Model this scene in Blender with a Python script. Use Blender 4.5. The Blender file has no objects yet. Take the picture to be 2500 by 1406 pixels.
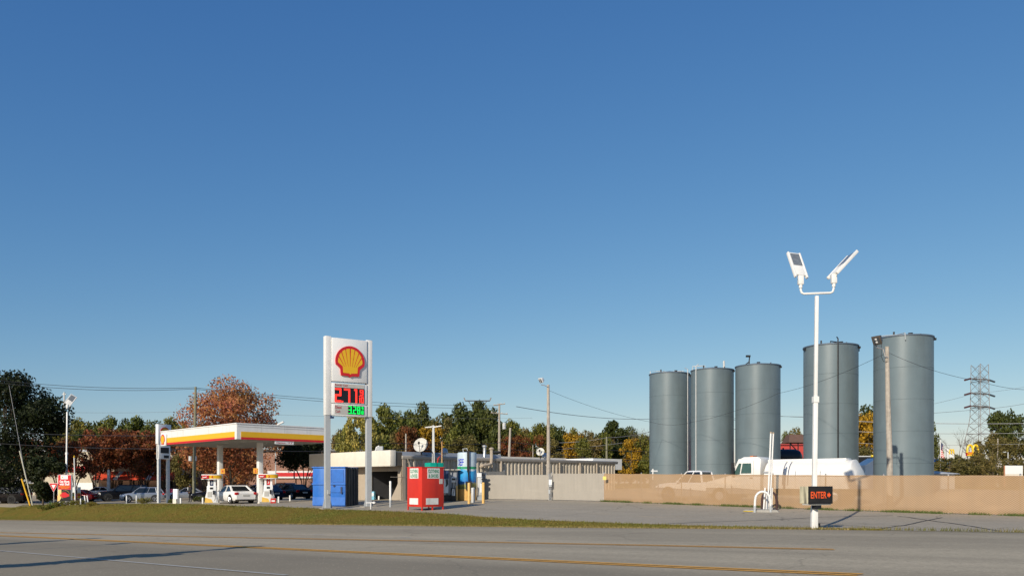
import bpy, bmesh, math, random
import numpy as np
from mathutils import Vector, Matrix
R_ = math.radians
scn = bpy.context.scene
COL = scn.collection
# ---------------------------------------------------------------- camera
F, HY, CH = 2000.0, 1178.0, 1.5      # focal length in photo pixels, horizon row, eye height
cd = bpy.data.cameras.new('camera'); cam = bpy.data.objects.new('camera', cd); COL.objects.link(cam)
cam.location = (0, 0, CH); cam.rotation_euler = (R_(90), 0, 0)
cd.sensor_width = 36; cd.lens = 36 * F / 2500; cd.shift_y = (HY - 703) / 2500
cd.clip_end = 5000
scn.camera = cam
# ---------------------------------------------------------------- sky and sun
AZ, EL = 29.0, 26.0                  # sun: degrees left of straight behind the camera, elevation
sun_to = Vector((-math.sin(R_(AZ)) * math.cos(R_(EL)), -math.cos(R_(AZ)) * math.cos(R_(EL)), math.sin(R_(EL))))
w = bpy.data.worlds.new('World'); scn.world = w; w.use_nodes = True
nt = w.node_tree; bg = nt.nodes['Background']
sk = nt.nodes.new('ShaderNodeTexSky'); sk.sky_type = 'NISHITA'; sk.sun_disc = False
sk.sun_elevation = R_(EL); sk.sun_rotation = math.atan2(sun_to.x, sun_to.y)
sk.altitude = 0; sk.air_density = 1.0; sk.dust_density = 0.3; sk.ozone_density = 3.0
SKY = 0.12
sep = nt.nodes.new('ShaderNodeSeparateColor'); cmb = nt.nodes.new('ShaderNodeCombineColor'); nt.links.new(sk.outputs[0], sep.inputs[0])
for i, (pw, gn) in enumerate(((1.25, .80), (.92, .70), (.58, .70))):   # deep clear autumn sky: response of each channel
    a = nt.nodes.new('ShaderNodeMath'); a.operation = 'MULTIPLY'; a.inputs[1].default_value = SKY; nt.links.new(sep.outputs[i], a.inputs[0])
    b = nt.nodes.new('ShaderNodeMath'); b.operation = 'POWER'; b.inputs[1].default_value = pw; nt.links.new(a.outputs[0], b.inputs[0])
    c = nt.nodes.new('ShaderNodeMath'); c.operation = 'MULTIPLY'; c.inputs[1].default_value = gn / SKY; nt.links.new(b.outputs[0], c.inputs[0])
    nt.links.new(c.outputs[0], cmb.inputs[i])
nt.links.new(cmb.outputs[0], bg.inputs[0]); bg.inputs[1].default_value = SKY
sd = bpy.data.lights.new('sun', 'SUN'); so = bpy.data.objects.new('sun', sd); COL.objects.link(so)
sd.energy = 4.5; sd.angle = R_(0.53); sd.color = (1.0, 0.91, 0.77)
so.rotation_euler = (-sun_to).to_track_quat('-Z', 'Y').to_euler(); so.location = (-30, -40, 60)
scn.view_settings.view_transform = 'Standard'; scn.view_settings.look = 'None'
scn.view_settings.exposure = 0.0; scn.view_settings.gamma = 1.0

# ---------------------------------------------------------------- materials
MATS = {}
def mat(name, col, rough=0.7, metal=0.0, var=0.12, scale=3.0, bump=0.0, dirt=None, emit=0.0, spec=0.4):
    if name in MATS: return MATS[name]
    m = bpy.data.materials.new(name); m.use_nodes = True; n = m.node_tree.nodes; l = m.node_tree.links
    b = n['Principled BSDF']; b.inputs['Roughness'].default_value = rough; b.inputs['Metallic'].default_value = metal
    b.inputs['Specular IOR Level'].default_value = spec
    tc = n.new('ShaderNodeTexCoord'); nz = n.new('ShaderNodeTexNoise'); nz.inputs['Scale'].default_value = scale
    nz.inputs['Detail'].default_value = 5; nz.inputs['Roughness'].default_value = 0.65
    l.new(tc.outputs['Object'], nz.inputs['Vector'])
    mx = n.new('ShaderNodeMix'); mx.data_type = 'RGBA'
    c = Vector(col)
    mx.inputs['A'].default_value = (*[max(0, v * (1 - var)) for v in c], 1)
    mx.inputs['B'].default_value = (*[min(1, v * (1 + var)) for v in c], 1)
    rm = n.new('ShaderNodeMapRange'); rm.inputs[1].default_value = .3; rm.inputs[2].default_value = .7
    l.new(nz.outputs['Fac'], rm.inputs[0]); l.new(rm.outputs[0], mx.inputs['Factor'])
    out = mx.outputs['Result']
    if dirt:                                    # streaky stains: (colour, amount, scale)
        n2 = n.new('ShaderNodeTexNoise'); mp = n.new('ShaderNodeMapping'); mp.inputs['Scale'].default_value = (1, 1, .15)
        l.new(tc.outputs['Object'], mp.inputs[0]); l.new(mp.outputs[0], n2.inputs['Vector']); n2.inputs['Scale'].default_value = dirt[2]
        n2.inputs['Detail'].default_value = 6
        r2 = n.new('ShaderNodeMapRange'); r2.inputs[1].default_value = .52; r2.inputs[2].default_value = .75; r2.inputs[4].default_value = dirt[1]
        l.new(n2.outputs['Fac'], r2.inputs[0]); m2 = n.new('ShaderNodeMix'); m2.data_type = 'RGBA'
        l.new(r2.outputs[0], m2.inputs['Factor']); l.new(out, m2.inputs['A']); m2.inputs['B'].default_value = (*dirt[0], 1); out = m2.outputs['Result']
    l.new(out, b.inputs['Base Color'])
    if emit:
        l.new(out, b.inputs['Emission Color']); b.inputs['Emission Strength'].default_value = emit
    if bump:
        bp = n.new('ShaderNodeBump'); bp.inputs['Strength'].default_value = bump; bp.inputs['Distance'].default_value = .02
        n3 = n.new('ShaderNodeTexNoise'); n3.inputs['Scale'].default_value = scale * 8; n3.inputs['Detail'].default_value = 4
        l.new(tc.outputs['Object'], n3.inputs['Vector']); l.new(n3.outputs['Fac'], bp.inputs['Height']); l.new(bp.outputs[0], b.inputs['Normal'])
    MATS[name] = m; return m

def nodes_of(name):
    m = bpy.data.materials.new(name); m.use_nodes = True
    return m, m.node_tree.nodes, m.node_tree.links, m.node_tree.nodes['Principled BSDF']
def ramp(n, l, src, stops):
    r = n.new('ShaderNodeValToRGB'); e = r.color_ramp.elements
    e[0].position = stops[0][0]; e[0].color = (*stops[0][1], 1); e[1].position = stops[-1][0]; e[1].color = (*stops[-1][1], 1)
    for p, c in stops[1:-1]:
        x = e.new(p); x.color = (*c, 1)
    l.new(src, r.inputs[0]); return r.outputs[0]
def mixc(n, l, a, b, f, mode='MIX'):
    m = n.new('ShaderNodeMix'); m.data_type = 'RGBA'; m.blend_type = mode
    for s, v in (('A', a), ('B', b), ('Factor', f)):
        if isinstance(v, bpy.types.NodeSocket): l.new(v, m.inputs[s])
        else: m.inputs[s].default_value = v if s == 'Factor' else (*v, 1)
    return m.outputs['Result']
def noise(n, l, vec, scale, detail=5, rough=.6, stretch=None):
    if stretch:
        mp = n.new('ShaderNodeMapping'); mp.inputs['Scale'].default_value = stretch; l.new(vec, mp.inputs[0]); vec = mp.outputs[0]
    z = n.new('ShaderNodeTexNoise'); z.inputs['Scale'].default_value = scale; z.inputs['Detail'].default_value = detail
    z.inputs['Roughness'].default_value = rough; l.new(vec, z.inputs['Vector']); return z.outputs['Fac']
def remap(n, l, v, a, b, c=0, d=1):
    r = n.new('ShaderNodeMapRange'); r.inputs[1].default_value = a; r.inputs[2].default_value = b; r.inputs[3].default_value = c; r.inputs[4].default_value = d
    l.new(v, r.inputs[0]); return r.outputs[0]

def asphalt(name, base, wear=True, patches=False):
    m, n, l, b = nodes_of(name); uv = n.new('ShaderNodeUVMap'); uv.uv_map = 'tp'; v = uv.outputs[0]
    tc = n.new('ShaderNodeTexCoord').outputs['Object']
    k = lambda f: tuple(x * f for x in base)
    c = ramp(n, l, noise(n, l, v, .25, 4), [(.3, k(.9)), (.7, k(1.08))])
    c = mixc(n, l, c, k(.62), remap(n, l, noise(n, l, v, .6, 6, .7, (.12, 1.2, 1)), .52, .8, 0, .55))
    if wear:        # lanes polished and soiled to different tones
        sx = n.new('ShaderNodeSeparateXYZ'); l.new(v, sx.inputs[0])
        wob = n.new('ShaderNodeMath'); wob.operation = 'MULTIPLY_ADD'; l.new(noise(n, l, v, .5, 3, .5, (.06, 1, 1)), wob.inputs[0]); wob.inputs[1].default_value = 1.2; l.new(sx.outputs['Y'], wob.inputs[2])
        lane = ramp(n, l, remap(n, l, wob.outputs[0], 8, 32), [(0, (.62,)*3), (.22, (.55,)*3), (.27, (.85,)*3), (.33, (.98,)*3), (.5, (1.0,)*3), (.6, (.95,)*3), (.72, (.74,)*3), (.82, (.88,)*3), (.92, (.66,)*3), (1, (.9,)*3)])
        c = mixc(n, l, c, lane, 1.0, 'MULTIPLY')
    if wear:        # long tyre tracks and oil stains along the lanes
        c = mixc(n, l, c, k(.6), remap(n, l, noise(n, l, v, 1.0, 4, .6, (.02, .42, 1)), .46, .70, 0, .75))
    if patches:
        c = mixc(n, l, c, (base[0] * 1.3, base[1] * 1.18, base[2] * 1.0), remap(n, l, noise(n, l, v, .35, 5, .7, (.4, 1.6, 1)), .58, .68, 0, .6))
    fine = noise(n, l, tc, 7, 6, .85)
    c = mixc(n, l, c, k(.55), remap(n, l, fine, .46, .64, 0, .6))
    vr = n.new('ShaderNodeTexVoronoi'); vr.inputs['Scale'].default_value = 9; l.new(tc, vr.inputs['Vector'])
    c = mixc(n, l, c, k(1.9), remap(n, l, vr.outputs['Distance'], .20, .12, 0, .3))
    cr = n.new('ShaderNodeTexVoronoi'); cr.feature = 'DISTANCE_TO_EDGE'; cr.inputs['Scale'].default_value = .13
    dv = n.new('ShaderNodeVectorMath'); dv.operation = 'ADD'; l.new(v, dv.inputs[0])
    nz = n.new('ShaderNodeTexNoise'); nz.inputs['Scale'].default_value = .8; l.new(v, nz.inputs['Vector'])
    l.new(nz.outputs['Color'], dv.inputs[1]); l.new(dv.outputs[0], cr.inputs['Vector'])
    c = mixc(n, l, c, k(.35), remap(n, l, cr.outputs['Distance'], .006, .002, 0, .55 if patches else .3))
    l.new(c, b.inputs['Base Color']); b.inputs['Roughness'].default_value = .85; b.inputs['Specular IOR Level'].default_value = .25
    bp = n.new('ShaderNodeBump'); bp.inputs['Strength'].default_value = .5; bp.inputs['Distance'].default_value = .01
    l.new(fine, bp.inputs['Height']); l.new(bp.outputs[0], b.inputs['Normal']); return m

def grass_mat():
    m, n, l, b = nodes_of('grass'); tc = n.new('ShaderNodeTexCoord').outputs['Object']
    c = ramp(n, l, noise(n, l, tc, .35, 6, .7), [(.32, (.22, .13, .035)), (.5, (.19, .145, .03)), (.68, (.15, .155, .03))])
    c = mixc(n, l, c, (.055, .06, .015), remap(n, l, noise(n, l, tc, 6, 5, .8), .45, .7, 0, .7))
    c = mixc(n, l, c, (.22, .17, .07), remap(n, l, noise(n, l, tc, 2.5, 5, .8), .58, .72, 0, .5))
    l.new(c, b.inputs['Base Color']); b.inputs['Roughness'].default_value = 1; b.inputs['Specular IOR Level'].default_value = .05
    bp = n.new('ShaderNodeBump'); bp.inputs['Distance'].default_value = .05; l.new(noise(n, l, tc, 9, 5, .8), bp.inputs['Height']); l.new(bp.outputs[0], b.inputs['Normal'])
    return m

def leaf_mat(name, stops, dark=.45):
    m, n, l, b = nodes_of(name); tc = n.new('ShaderNodeTexCoord').outputs['Object']
    oi = n.new('ShaderNodeObjectInfo'); ge = n.new('ShaderNodeNewGeometry')
    a = n.new('ShaderNodeMath'); a.operation = 'MULTIPLY_ADD'; l.new(oi.outputs['Random'], a.inputs[0]); a.inputs[1].default_value = .45
    nz = noise(n, l, tc, .45, 3); a2 = n.new('ShaderNodeMath'); a2.operation = 'MULTIPLY_ADD'; l.new(nz, a2.inputs[0]); a2.inputs[1].default_value = 1.0
    a2.inputs[2].default_value = -.35; l.new(a2.outputs[0], a.inputs[2])
    a3 = n.new('ShaderNodeMath'); a3.operation = 'MULTIPLY_ADD'; l.new(ge.outputs['Random Per Island'], a3.inputs[0]); a3.inputs[1].default_value = .3; l.new(a.outputs[0], a3.inputs[2])
    c = ramp(n, l, a3.outputs[0], stops)
    hv = n.new('ShaderNodeHueSaturation'); l.new(c, hv.inputs['Color']); l.new(remap(n, l, ge.outputs['Random Per Island'], 0, 1, .65, 1.35), hv.inputs['Value'])
    l.new(hv.outputs[0], b.inputs['Base Color']); b.inputs['Roughness'].default_value = .6; b.inputs['Specular IOR Level'].default_value = .25
    tr = n.new('ShaderNodeBsdfTranslucent'); l.new(hv.outputs[0], tr.inputs[0]); ms = n.new('ShaderNodeMixShader'); ms.inputs[0].default_value = .25
    l.new(b.outputs[0], ms.inputs[1]); l.new(tr.outputs[0], ms.inputs[2]); l.new(ms.outputs[0], n['Material Output'].inputs[0])
    return m

def screen_mat(name, c1, c2, transp, scale=42, ang=55):
    m, n, l, b = nodes_of(name); uv = n.new('ShaderNodeUVMap'); uv.uv_map = 'tp'
    mp = n.new('ShaderNodeMapping'); mp.inputs['Rotation'].default_value = (0, 0, R_(ang)); l.new(uv.outputs[0], mp.inputs[0])
    wv = n.new('ShaderNodeTexWave'); wv.inputs['Scale'].default_value = scale / 10; wv.inputs['Distortion'].default_value = .8; l.new(mp.outputs[0], wv.inputs['Vector'])
    c = mixc(n, l, c1, c2, remap(n, l, wv.outputs['Fac'], .2, .8, 0, 1))
    c = mixc(n, l, c, tuple(x * .72 for x in c1), remap(n, l, noise(n, l, uv.outputs[0], 1.2, 5, .65, (1.5, .35, 1)), .45, .8, 0, .6))
    c = mixc(n, l, c, tuple(min(1, x * 1.25) for x in c1), remap(n, l, noise(n, l, uv.outputs[0], .7, 3, .5, (.35, 1.6, 1)), .55, .8, 0, .45))
    l.new(c, b.inputs['Base Color']); b.inputs['Roughness'].default_value = .8; b.inputs['Specular IOR Level'].default_value = .15
    tr = n.new('ShaderNodeBsdfTransparent'); ms = n.new('ShaderNodeMixShader'); ms.inputs[0].default_value = transp
    l.new(b.outputs[0], ms.inputs[1]); l.new(tr.outputs[0], ms.inputs[2]); l.new(ms.outputs[0], n['Material Output'].inputs[0]); return m

def brick_mat(name, c1, c2, mortar, sc=4.0):
    m, n, l, b = nodes_of(name); uv = n.new('ShaderNodeUVMap'); uv.uv_map = 'tp'
    br = n.new('ShaderNodeTexBrick'); br.inputs['Scale'].default_value = sc; l.new(uv.outputs[0], br.inputs['Vector'])
    br.inputs['Color1'].default_value = (*c1, 1); br.inputs['Color2'].default_value = (*c2, 1); br.inputs['Mortar'].default_value = (*mortar, 1)
    br.inputs['Mortar Size'].default_value = .015
    c = mixc(n, l, br.outputs[0], tuple(x * .7 for x in c1), remap(n, l, noise(n, l, uv.outputs[0], .5, 5), .5, .75, 0, .6))
    l.new(c, b.inputs['Base Color']); b.inputs['Roughness'].default_value = .9; return m

# ---------------------------------------------------------------- terrain
def tp(X, Y): return -.774 * X + .633 * Y, .633 * X + .774 * Y
def xy(t, p): return (-.774 * t + .633 * p), (.633 * t + .774 * p)
CP = [(75,25,1237),(345,22,1226),(225,21,1226),(150,26,1231),(517,31,1229),(640,31,1229),(600,36,1230),(450,24,1226),(845,37,1242),
      (822,36,1237),(1040,41,1246),(960,33,1221),(770,30,1222),(1185,33,1218),(1475,36.6,1223),(1850,43,1237),(2477,53.5,1259),
      (1900,30,1190),(1640,26,1190),(2200,36,1205),(1986,64,1288),(20,10,1190),(600,12,1186),(1250,10,1180),(2400,12,1185),(1500,44,1250),(1900,50,1262)]
_C = np.array([((x - 1250) / s, F / s) for x, s, y in CP]); _Z = np.array([CH - (y - HY) / s for x, s, y in CP]); _n = len(CP)
_D = np.linalg.norm(_C[:, None] - _C[None], axis=2) - 1.5 * np.eye(_n)
_A = np.zeros((_n + 3, _n + 3)); _A[:_n, :_n] = _D; _A[:_n, _n] = 1; _A[:_n, _n + 1:] = _C; _A[_n, :_n] = 1; _A[_n + 1:, :_n] = _C.T
_W = np.linalg.solve(_A, np.r_[_Z, 0, 0, 0])
def edge_p(t): return np.interp(t, [0, 4, 10.5, 20, 33, 60, 86], [29.2, 29.35, 30.1, 29.0, 28.8, 29.4, 30.1])
def Hn(X, Y):
    X = np.atleast_1d(np.asarray(X, float)); Y = np.atleast_1d(np.asarray(Y, float))
    t, p = tp(X, Y)
    d = np.sqrt((X[:, None] - _C[:, 0]) ** 2 + (Y[:, None] - _C[:, 1]) ** 2)
    S = np.clip(d @ _W[:_n] + _W[_n] + _W[_n + 1] * X + _W[_n + 2] * Y, -1.6, 1.35)
    far = np.clip((np.hypot(X, Y) - 130) / 150, 0, 1); S = S * (1 - far) + .6 * far
    R = .06 - .0244 * np.clip(t, -60, 130)
    k = np.clip((p - edge_p(t)) / 4.6, 0, 1); k = k * k * (3 - 2 * k)
    return R + (S - R) * k
def H(X, Y): return float(Hn(X, Y)[0])
def P(x, s, y=None):
    X, Y = (x - 1250) / s, F / s
    return Vector((X, Y, H(X, Y) if y is None else CH - (y - HY) / s))
def road_pt(x, y):
    a = (x - 1250) / F; b = (y - HY) / F; Y = 1.44 / (b + .0189 * a - .01545); return a * Y, Y
def hit(x, y, y0=24, y1=110):
    a = (x - 1250) / F; b = (y - HY) / F
    Ys = np.linspace(y0, y1, 1500); z = CH - b * Ys; h = Hn(a * Ys, Ys); k = np.argmax(z <= h)
    return a * Ys[k], Ys[k]

# ---------------------------------------------------------------- mesh helpers
def props(o, label=None, cat=None, group=None, kind=None):
    if label: o['label'] = label
    if cat: o['category'] = cat
    if group: o['group'] = group
    if kind: o['kind'] = kind
    return o
def thing(name, label, cat, loc=(0, 0, 0), rz=0.0, group=None):
    o = bpy.data.objects.new(name, None); COL.objects.link(o); o.location = loc; o.rotation_euler = (0, 0, rz)
    o.empty_display_size = .3
    return props(o, label, cat, group)

class MB:
    def __init__(self): self.v = []; self.f = []; self.mi = []; self.M = Matrix(); self.m = 0
    def add(self, vs, fs):
        o = len(self.v); M = self.M
        self.v += [tuple(M @ Vector(p)) for p in vs]; self.f += [tuple(o + i for i in f) for f in fs]; self.mi += [self.m] * len(fs); return self
    def box(self, x0, x1, y0, y1, z0, z1):
        return self.add([(x0,y0,z0),(x1,y0,z0),(x1,y1,z0),(x0,y1,z0),(x0,y0,z1),(x1,y0,z1),(x1,y1,z1),(x0,y1,z1)],
                        [(0,3,2,1),(4,5,6,7),(0,1,5,4),(1,2,6,5),(2,3,7,6),(3,0,4,7)])
    def hexa(self, b, t):      # bottom quad, top quad
        return self.add(list(b) + list(t), [(0,3,2,1),(4,5,6,7),(0,1,5,4),(1,2,6,5),(2,3,7,6),(3,0,4,7)])
    def cyl(self, p0, p1, r0, r1=None, n=10, cap=True):
        return self.tube([p0, p1], [r0, r0 if r1 is None else r1], n, cap)
    def tube(self, pts, r, n=8, cap=True):
        pts = [Vector(p) for p in pts]; k = len(pts)
        if not isinstance(r, (list, tuple)): r = [r] * k
        vs = []; fs = []; ref = None
        for i, p in enumerate(pts):
            d = (pts[min(i + 1, k - 1)] - pts[max(i - 1, 0)]).normalized()
            if ref is None: ref = Vector((0, 0, 1)) if abs(d.z) < .9 else Vector((1, 0, 0))
            a = d.cross(ref).normalized(); b = a.cross(d).normalized(); ref = b if abs(d.z) < .9 else ref
            for j in range(n):
                q = 2 * math.pi * j / n; vs.append(p + (a * math.cos(q) + b * math.sin(q)) * r[i])
        for i in range(k - 1):
            for j in range(n): fs.append((i*n+j, i*n+(j+1)%n, (i+1)*n+(j+1)%n, (i+1)*n+j))
        if cap: fs += [tuple(reversed(range(n))), tuple((k-1)*n + j for j in range(n))]
        return self.add(vs, fs)
    def lathe(self, prof, n=24, c=(0, 0), cap=True):
        vs = []; fs = []; k = len(prof)
        for r, z in prof:
            for j in range(n):
                q = 2 * math.pi * j / n; vs.append((c[0] + r * math.cos(q), c[1] + r * math.sin(q), z))
        for i in range(k - 1):
            for j in range(n): fs.append((i*n+j, i*n+(j+1)%n, (i+1)*n+(j+1)%n, (i+1)*n+j))
        if cap: fs += [tuple(reversed(range(n))), tuple((k-1)*n + j for j in range(n))]
        return self.add(vs, fs)
    def prism(self, pts, y0, y1):     # outline in x,z extruded along y (y0 nearer the front)
        n = len(pts); a = sum(pts[i][0]*pts[(i+1)%n][1] - pts[(i+1)%n][0]*pts[i][1] for i in range(n))
        if a < 0: pts = pts[::-1]
        vs = [(x, y0, z) for x, z in pts] + [(x, y1, z) for x, z in pts]
        fs = [tuple(range(n)), tuple(reversed(range(n, 2*n)))] + [(i, n + i, n + (i+1)%n, (i+1)%n) for i in range(n)]
        return self.add(vs, fs)
    def quad(self, a, b, c, d): return self.add([a, b, c, d], [(0, 1, 2, 3)])
    def build(self, name, mats, parent=None, smooth=False, bevel=0, uv=None, label=None, fixn=True):
        me = bpy.data.meshes.new(name); me.from_pydata(self.v, [], self.f)
        if not isinstance(mats, (list, tuple)): mats = [mats]
        for m in mats: me.materials.append(m)
        me.polygons.foreach_set('material_index', self.mi)
        if uv: 
            u = me.uv_layers.new(name='tp'); co = [c for lp in me.loops for c in uv(self.v[lp.vertex_index])]; u.data.foreach_set('uv', co)
        if fixn or bevel or smooth:
            bm = bmesh.new(); bm.from_mesh(me)
            if fixn: bmesh.ops.recalc_face_normals(bm, faces=bm.faces)
            if bevel:
                es = [e for e in bm.edges if len(e.link_faces) == 2 and e.calc_face_angle(0) > .5]
                bmesh.ops.bevel(bm, geom=es, offset=bevel, segments=2, profile=.5, affect='EDGES', clamp_overlap=True)
            if smooth or bevel:
                for f in bm.faces: f.smooth = True
                for e in bm.edges:
                    if len(e.link_faces) == 2 and e.calc_face_angle(0) > .6: e.smooth = False
            bm.to_mesh(me); bm.free()
        o = bpy.data.objects.new(name, me); COL.objects.link(o)
        if parent: o.parent = parent
        if label: o['label'] = label
        return o
    def solo(self, name, mats, label, cat, loc=(0,0,0), rz=0.0, group=None, **k):
        o = self.build(name, mats, **k); o.location = loc; o.rotation_euler = (0, 0, rz); return props(o, label, cat, group)

def copy_tree(o, loc=None, rz=None, label=None, scale=None):
    c = o.copy(); COL.objects.link(c)
    for ch in o.children:
        d = ch.copy(); COL.objects.link(d); d.parent = c
        for g in ch.children:
            e = g.copy(); COL.objects.link(e); e.parent = d
    if loc is not None: c.location = loc
    if rz is not None: c.rotation_euler[2] = rz
    if scale is not None: c.scale = scale
    if label: c['label'] = label
    return c

_tc = {}
def text_geo(s, bold=0.0):
    if (s, bold) in _tc: return _tc[(s, bold)]
    cu = bpy.data.curves.new('t', 'FONT'); cu.body = s; cu.size = 1; cu.align_x = 'CENTER'; cu.align_y = 'CENTER'; cu.offset = bold; cu.resolution_u = 3
    ob = bpy.data.objects.new('t', cu); COL.objects.link(ob); dg = bpy.context.evaluated_depsgraph_get(); dg.update()
    me = bpy.data.meshes.new_from_object(ob.evaluated_get(dg)); vs = [tuple(v.co) for v in me.vertices]; fs = [tuple(p.vertices) for p in me.polygons]
    bpy.data.objects.remove(ob); bpy.data.curves.remove(cu); bpy.data.meshes.remove(me)
    xs = [v[0] for v in vs]; ys = [v[1] for v in vs]; cx = (min(xs)+max(xs))/2; cy = (min(ys)+max(ys))/2
    w = max(xs)-min(xs); h = max(ys)-min(ys)
    vs = [((v[0]-cx)/w, (v[1]-cy)/h) for v in vs]; _tc[(s, bold)] = (vs, fs); return vs, fs
def text(mb, s, cx, cz, w, h, y, bold=0.02):   # text filling w x h on an x,z plane facing -y
    vs, fs = text_geo(s, bold); mb.add([(cx + a * w, y, cz + b * h) for a, b in vs], fs); return mb

SEG = {'0':'abcdef','1':'bc','2':'abged','3':'abgcd','4':'fgbc','5':'afgcd','6':'afgedc','7':'abc','8':'abcdefg','9':'abcdfg'}
def digit(mb, ch, x, z, w, h, y, th):        # seven-segment digit, lower-left corner x,z, front at y
    t = th; hh = h / 2
    R = {'a': (0, w, h - t, h), 'd': (0, w, 0, t), 'g': (0, w, hh - t/2, hh + t/2), 'f': (0, t, hh, h), 'b': (w - t, w, hh, h), 'e': (0, t, 0, hh), 'c': (w - t, w, 0, hh)}
    for s in SEG[ch]:
        a, b, c, d = R[s]; mb.box(x + a, x + b, y - .012 - .001 * 'abcdefg'.index(s), y, z + c, z + d)

# ---------------------------------------------------------------- shared materials
WHITE = mat('white_paint', (.78, .77, .74), .45, var=.05, dirt=((.45, .42, .36), .25, 2))
PURE = mat('gloss_white_panel', (.82, .82, .80), .35, var=.03)
CREAM = mat('cream_fascia', (.74, .68, .58), .7, var=.05, dirt=((.5, .44, .34), .2, 1))
GREY = mat('grey_steel_paint', (.42, .44, .45), .45, var=.06, dirt=((.3, .28, .25), .3, 2))
LGREY = mat('light_grey_paint', (.55, .56, .55), .5, var=.06)
DARK = mat('dark_rubber', (.02, .02, .02), .8)
BLACK = mat('black_plastic', (.015, .015, .017), .4)
RED = mat('red_paint', (.55, .03, .02), .5, var=.08)
SIGNRED = mat('sign_red', (.60, .02, .025), .4, var=.03)
YELLOW = mat('sign_yellow', (.80, .46, .02), .4, var=.03)
BYEL = mat('bollard_yellow', (.78, .48, .15), .55, var=.08, dirt=((.4, .25, .1), .4, 4))
STEEL = mat('galvanised_steel', (.55, .55, .54), .35, .7, var=.1)
CONC = mat('concrete', (.32, .30, .26), .9, var=.15, bump=.3)
WOOD = mat('weathered_wood', (.42, .37, .31), .9, var=.2, scale=6, dirt=((.2, .16, .12), .8, 8))
GWOOD = mat('treated_wood', (.22, .21, .14), .9, var=.2, scale=6, dirt=((.1, .09, .06), .6, 8))
WIRE = mat('cable_black', (.03, .03, .035), .6)
LWIRE = mat('cable_grey', (.22, .22, .22), .5)
GLASS = mat('dark_glass', (.012, .016, .02), .06, spec=.8)
BARK = mat('bark', (.10, .075, .05), .95, var=.3, scale=5)
CHROME = mat('rim_alloy', (.5, .5, .5), .3, .8)
GREEN = mat('sign_green', (.02, .30, .14), .5)
BLUE = mat('compactor_blue', (.02, .14, .50), .5, var=.15, dirt=((.12, .25, .55), .5, 1.5))
NAVY = mat('navy_panel', (.03, .05, .12), .5)
YPAINT = mat('road_yellow', (.72, .36, .06), .8, var=.25, scale=14)
WPAINT = mat('road_white', (.44, .43, .39), .8, var=.25, scale=14)
ROADM = asphalt('road_asphalt', (.48, .405, .285))
LOTM = asphalt('lot_asphalt', (.40, .345, .26), wear=False, patches=True)
GRASS = grass_mat()

# ---------------------------------------------------------------- ground in (along road, across road) rows
lotpix = [(30,1238),(190,1230),(400,1230),(600,1236),(700,1238),(760,1240),(900,1246),(1000,1250),(1090,1254),(1200,1263),(1400,1273),(1600,1280),(1800,1286),(1950,1290)]
lt = sorted(tp(*hit(x, y)) for x, y in lotpix)
lt_t = [a for a, b in lt]; lt_p = [b for a, b in lt]
def lot_p(t): return float(max(np.interp(t, [lt_t[0] - 3] + lt_t, [float(edge_p(lt_t[0])) + .05] + lt_p), edge_p(t) + .05))
ts = np.concatenate([np.linspace(-700, -60, 12)[:-1], np.arange(-60, 12, 4.), np.arange(12, 60, 1.), np.arange(60, 132, 3.), np.linspace(132, 1200, 14)])
def sheet(name, plo, phi, rows, m, kind='structure', off=0.0, tr=None, label=None):
    mb = MB(); T = [t for t in ts if tr is None or tr[0] <= t <= tr[1]]; fr = np.linspace(0, 1, rows + 1) if isinstance(rows, int) else np.array(rows)
    X = []; Y = []
    for t in T:
        a = plo(t) if callable(plo) else plo; b = phi(t) if callable(phi) else phi
        for q in fr:
            x, y = xy(t, a + (b - a) * q); X.append(x); Y.append(y)
    Z = Hn(X, Y) + off; k = len(fr)
    mb.v = list(zip(X, Y, Z.tolist())); mb.f = [(i*k+j, i*k+j+1, (i+1)*k+j+1, (i+1)*k+j) for i in range(len(T)-1) for j in range(k-1)]; mb.mi = [0] * len(mb.f)
    o = mb.build(name, m, uv=lambda v: tp(v[0], v[1]), fixn=False, smooth=False)
    me = o.data; me.flip_normals() if me.polygons[0].normal.z < 0 else None
    for p in me.polygons: p.use_smooth = True
    return props(o, label, kind=kind)
NEAR = lambda t: float(np.interp(t, [19, 20.5, 22, 23.2, 24.5, 26], [3.0, 4.2, 5.8, 6.9, 7.45, 7.6]))
sheet('road', NEAR, lambda t: float(edge_p(t)), 12, ROADM)
sheet('grass_verge', lambda t: float(edge_p(t)), lot_p, 10, GRASS)
sheet('parking_lot', lot_p, 75.0, 36, LOTM)
sheet('near_verge', -60.0, NEAR, 10, GRASS, off=.0)
sheet('ground', -900.0, 1700.0, np.concatenate([np.linspace(0, .3, 6)[:-1], np.linspace(.3, .42, 90)[:-1], np.linspace(.42, 1, 12)]), GRASS, off=-.12)
# kerb along the near side
kb = MB()
for t in np.arange(19, 60, .5):
    a = xy(t, NEAR(t) - .2); b = xy(t + .5, NEAR(t + .5) - .2); c = xy(t + .5, NEAR(t + .5) - .01); d = xy(t, NEAR(t) - .01)
    z0 = .06 - .0244 * t; z1 = .06 - .0244 * (t + .5)
    kb.hexa([(a[0], a[1], z0 - .05), (b[0], b[1], z1 - .05), (c[0], c[1], z1 - .05), (d[0], d[1], z0 - .05)],
            [(a[0], a[1], z0 + .1), (b[0], b[1], z1 + .1), (c[0], c[1], z1 + .1), (d[0], d[1], z0 + .1)])
props(kb.build('kerb', CONC), kind='structure')

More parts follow.
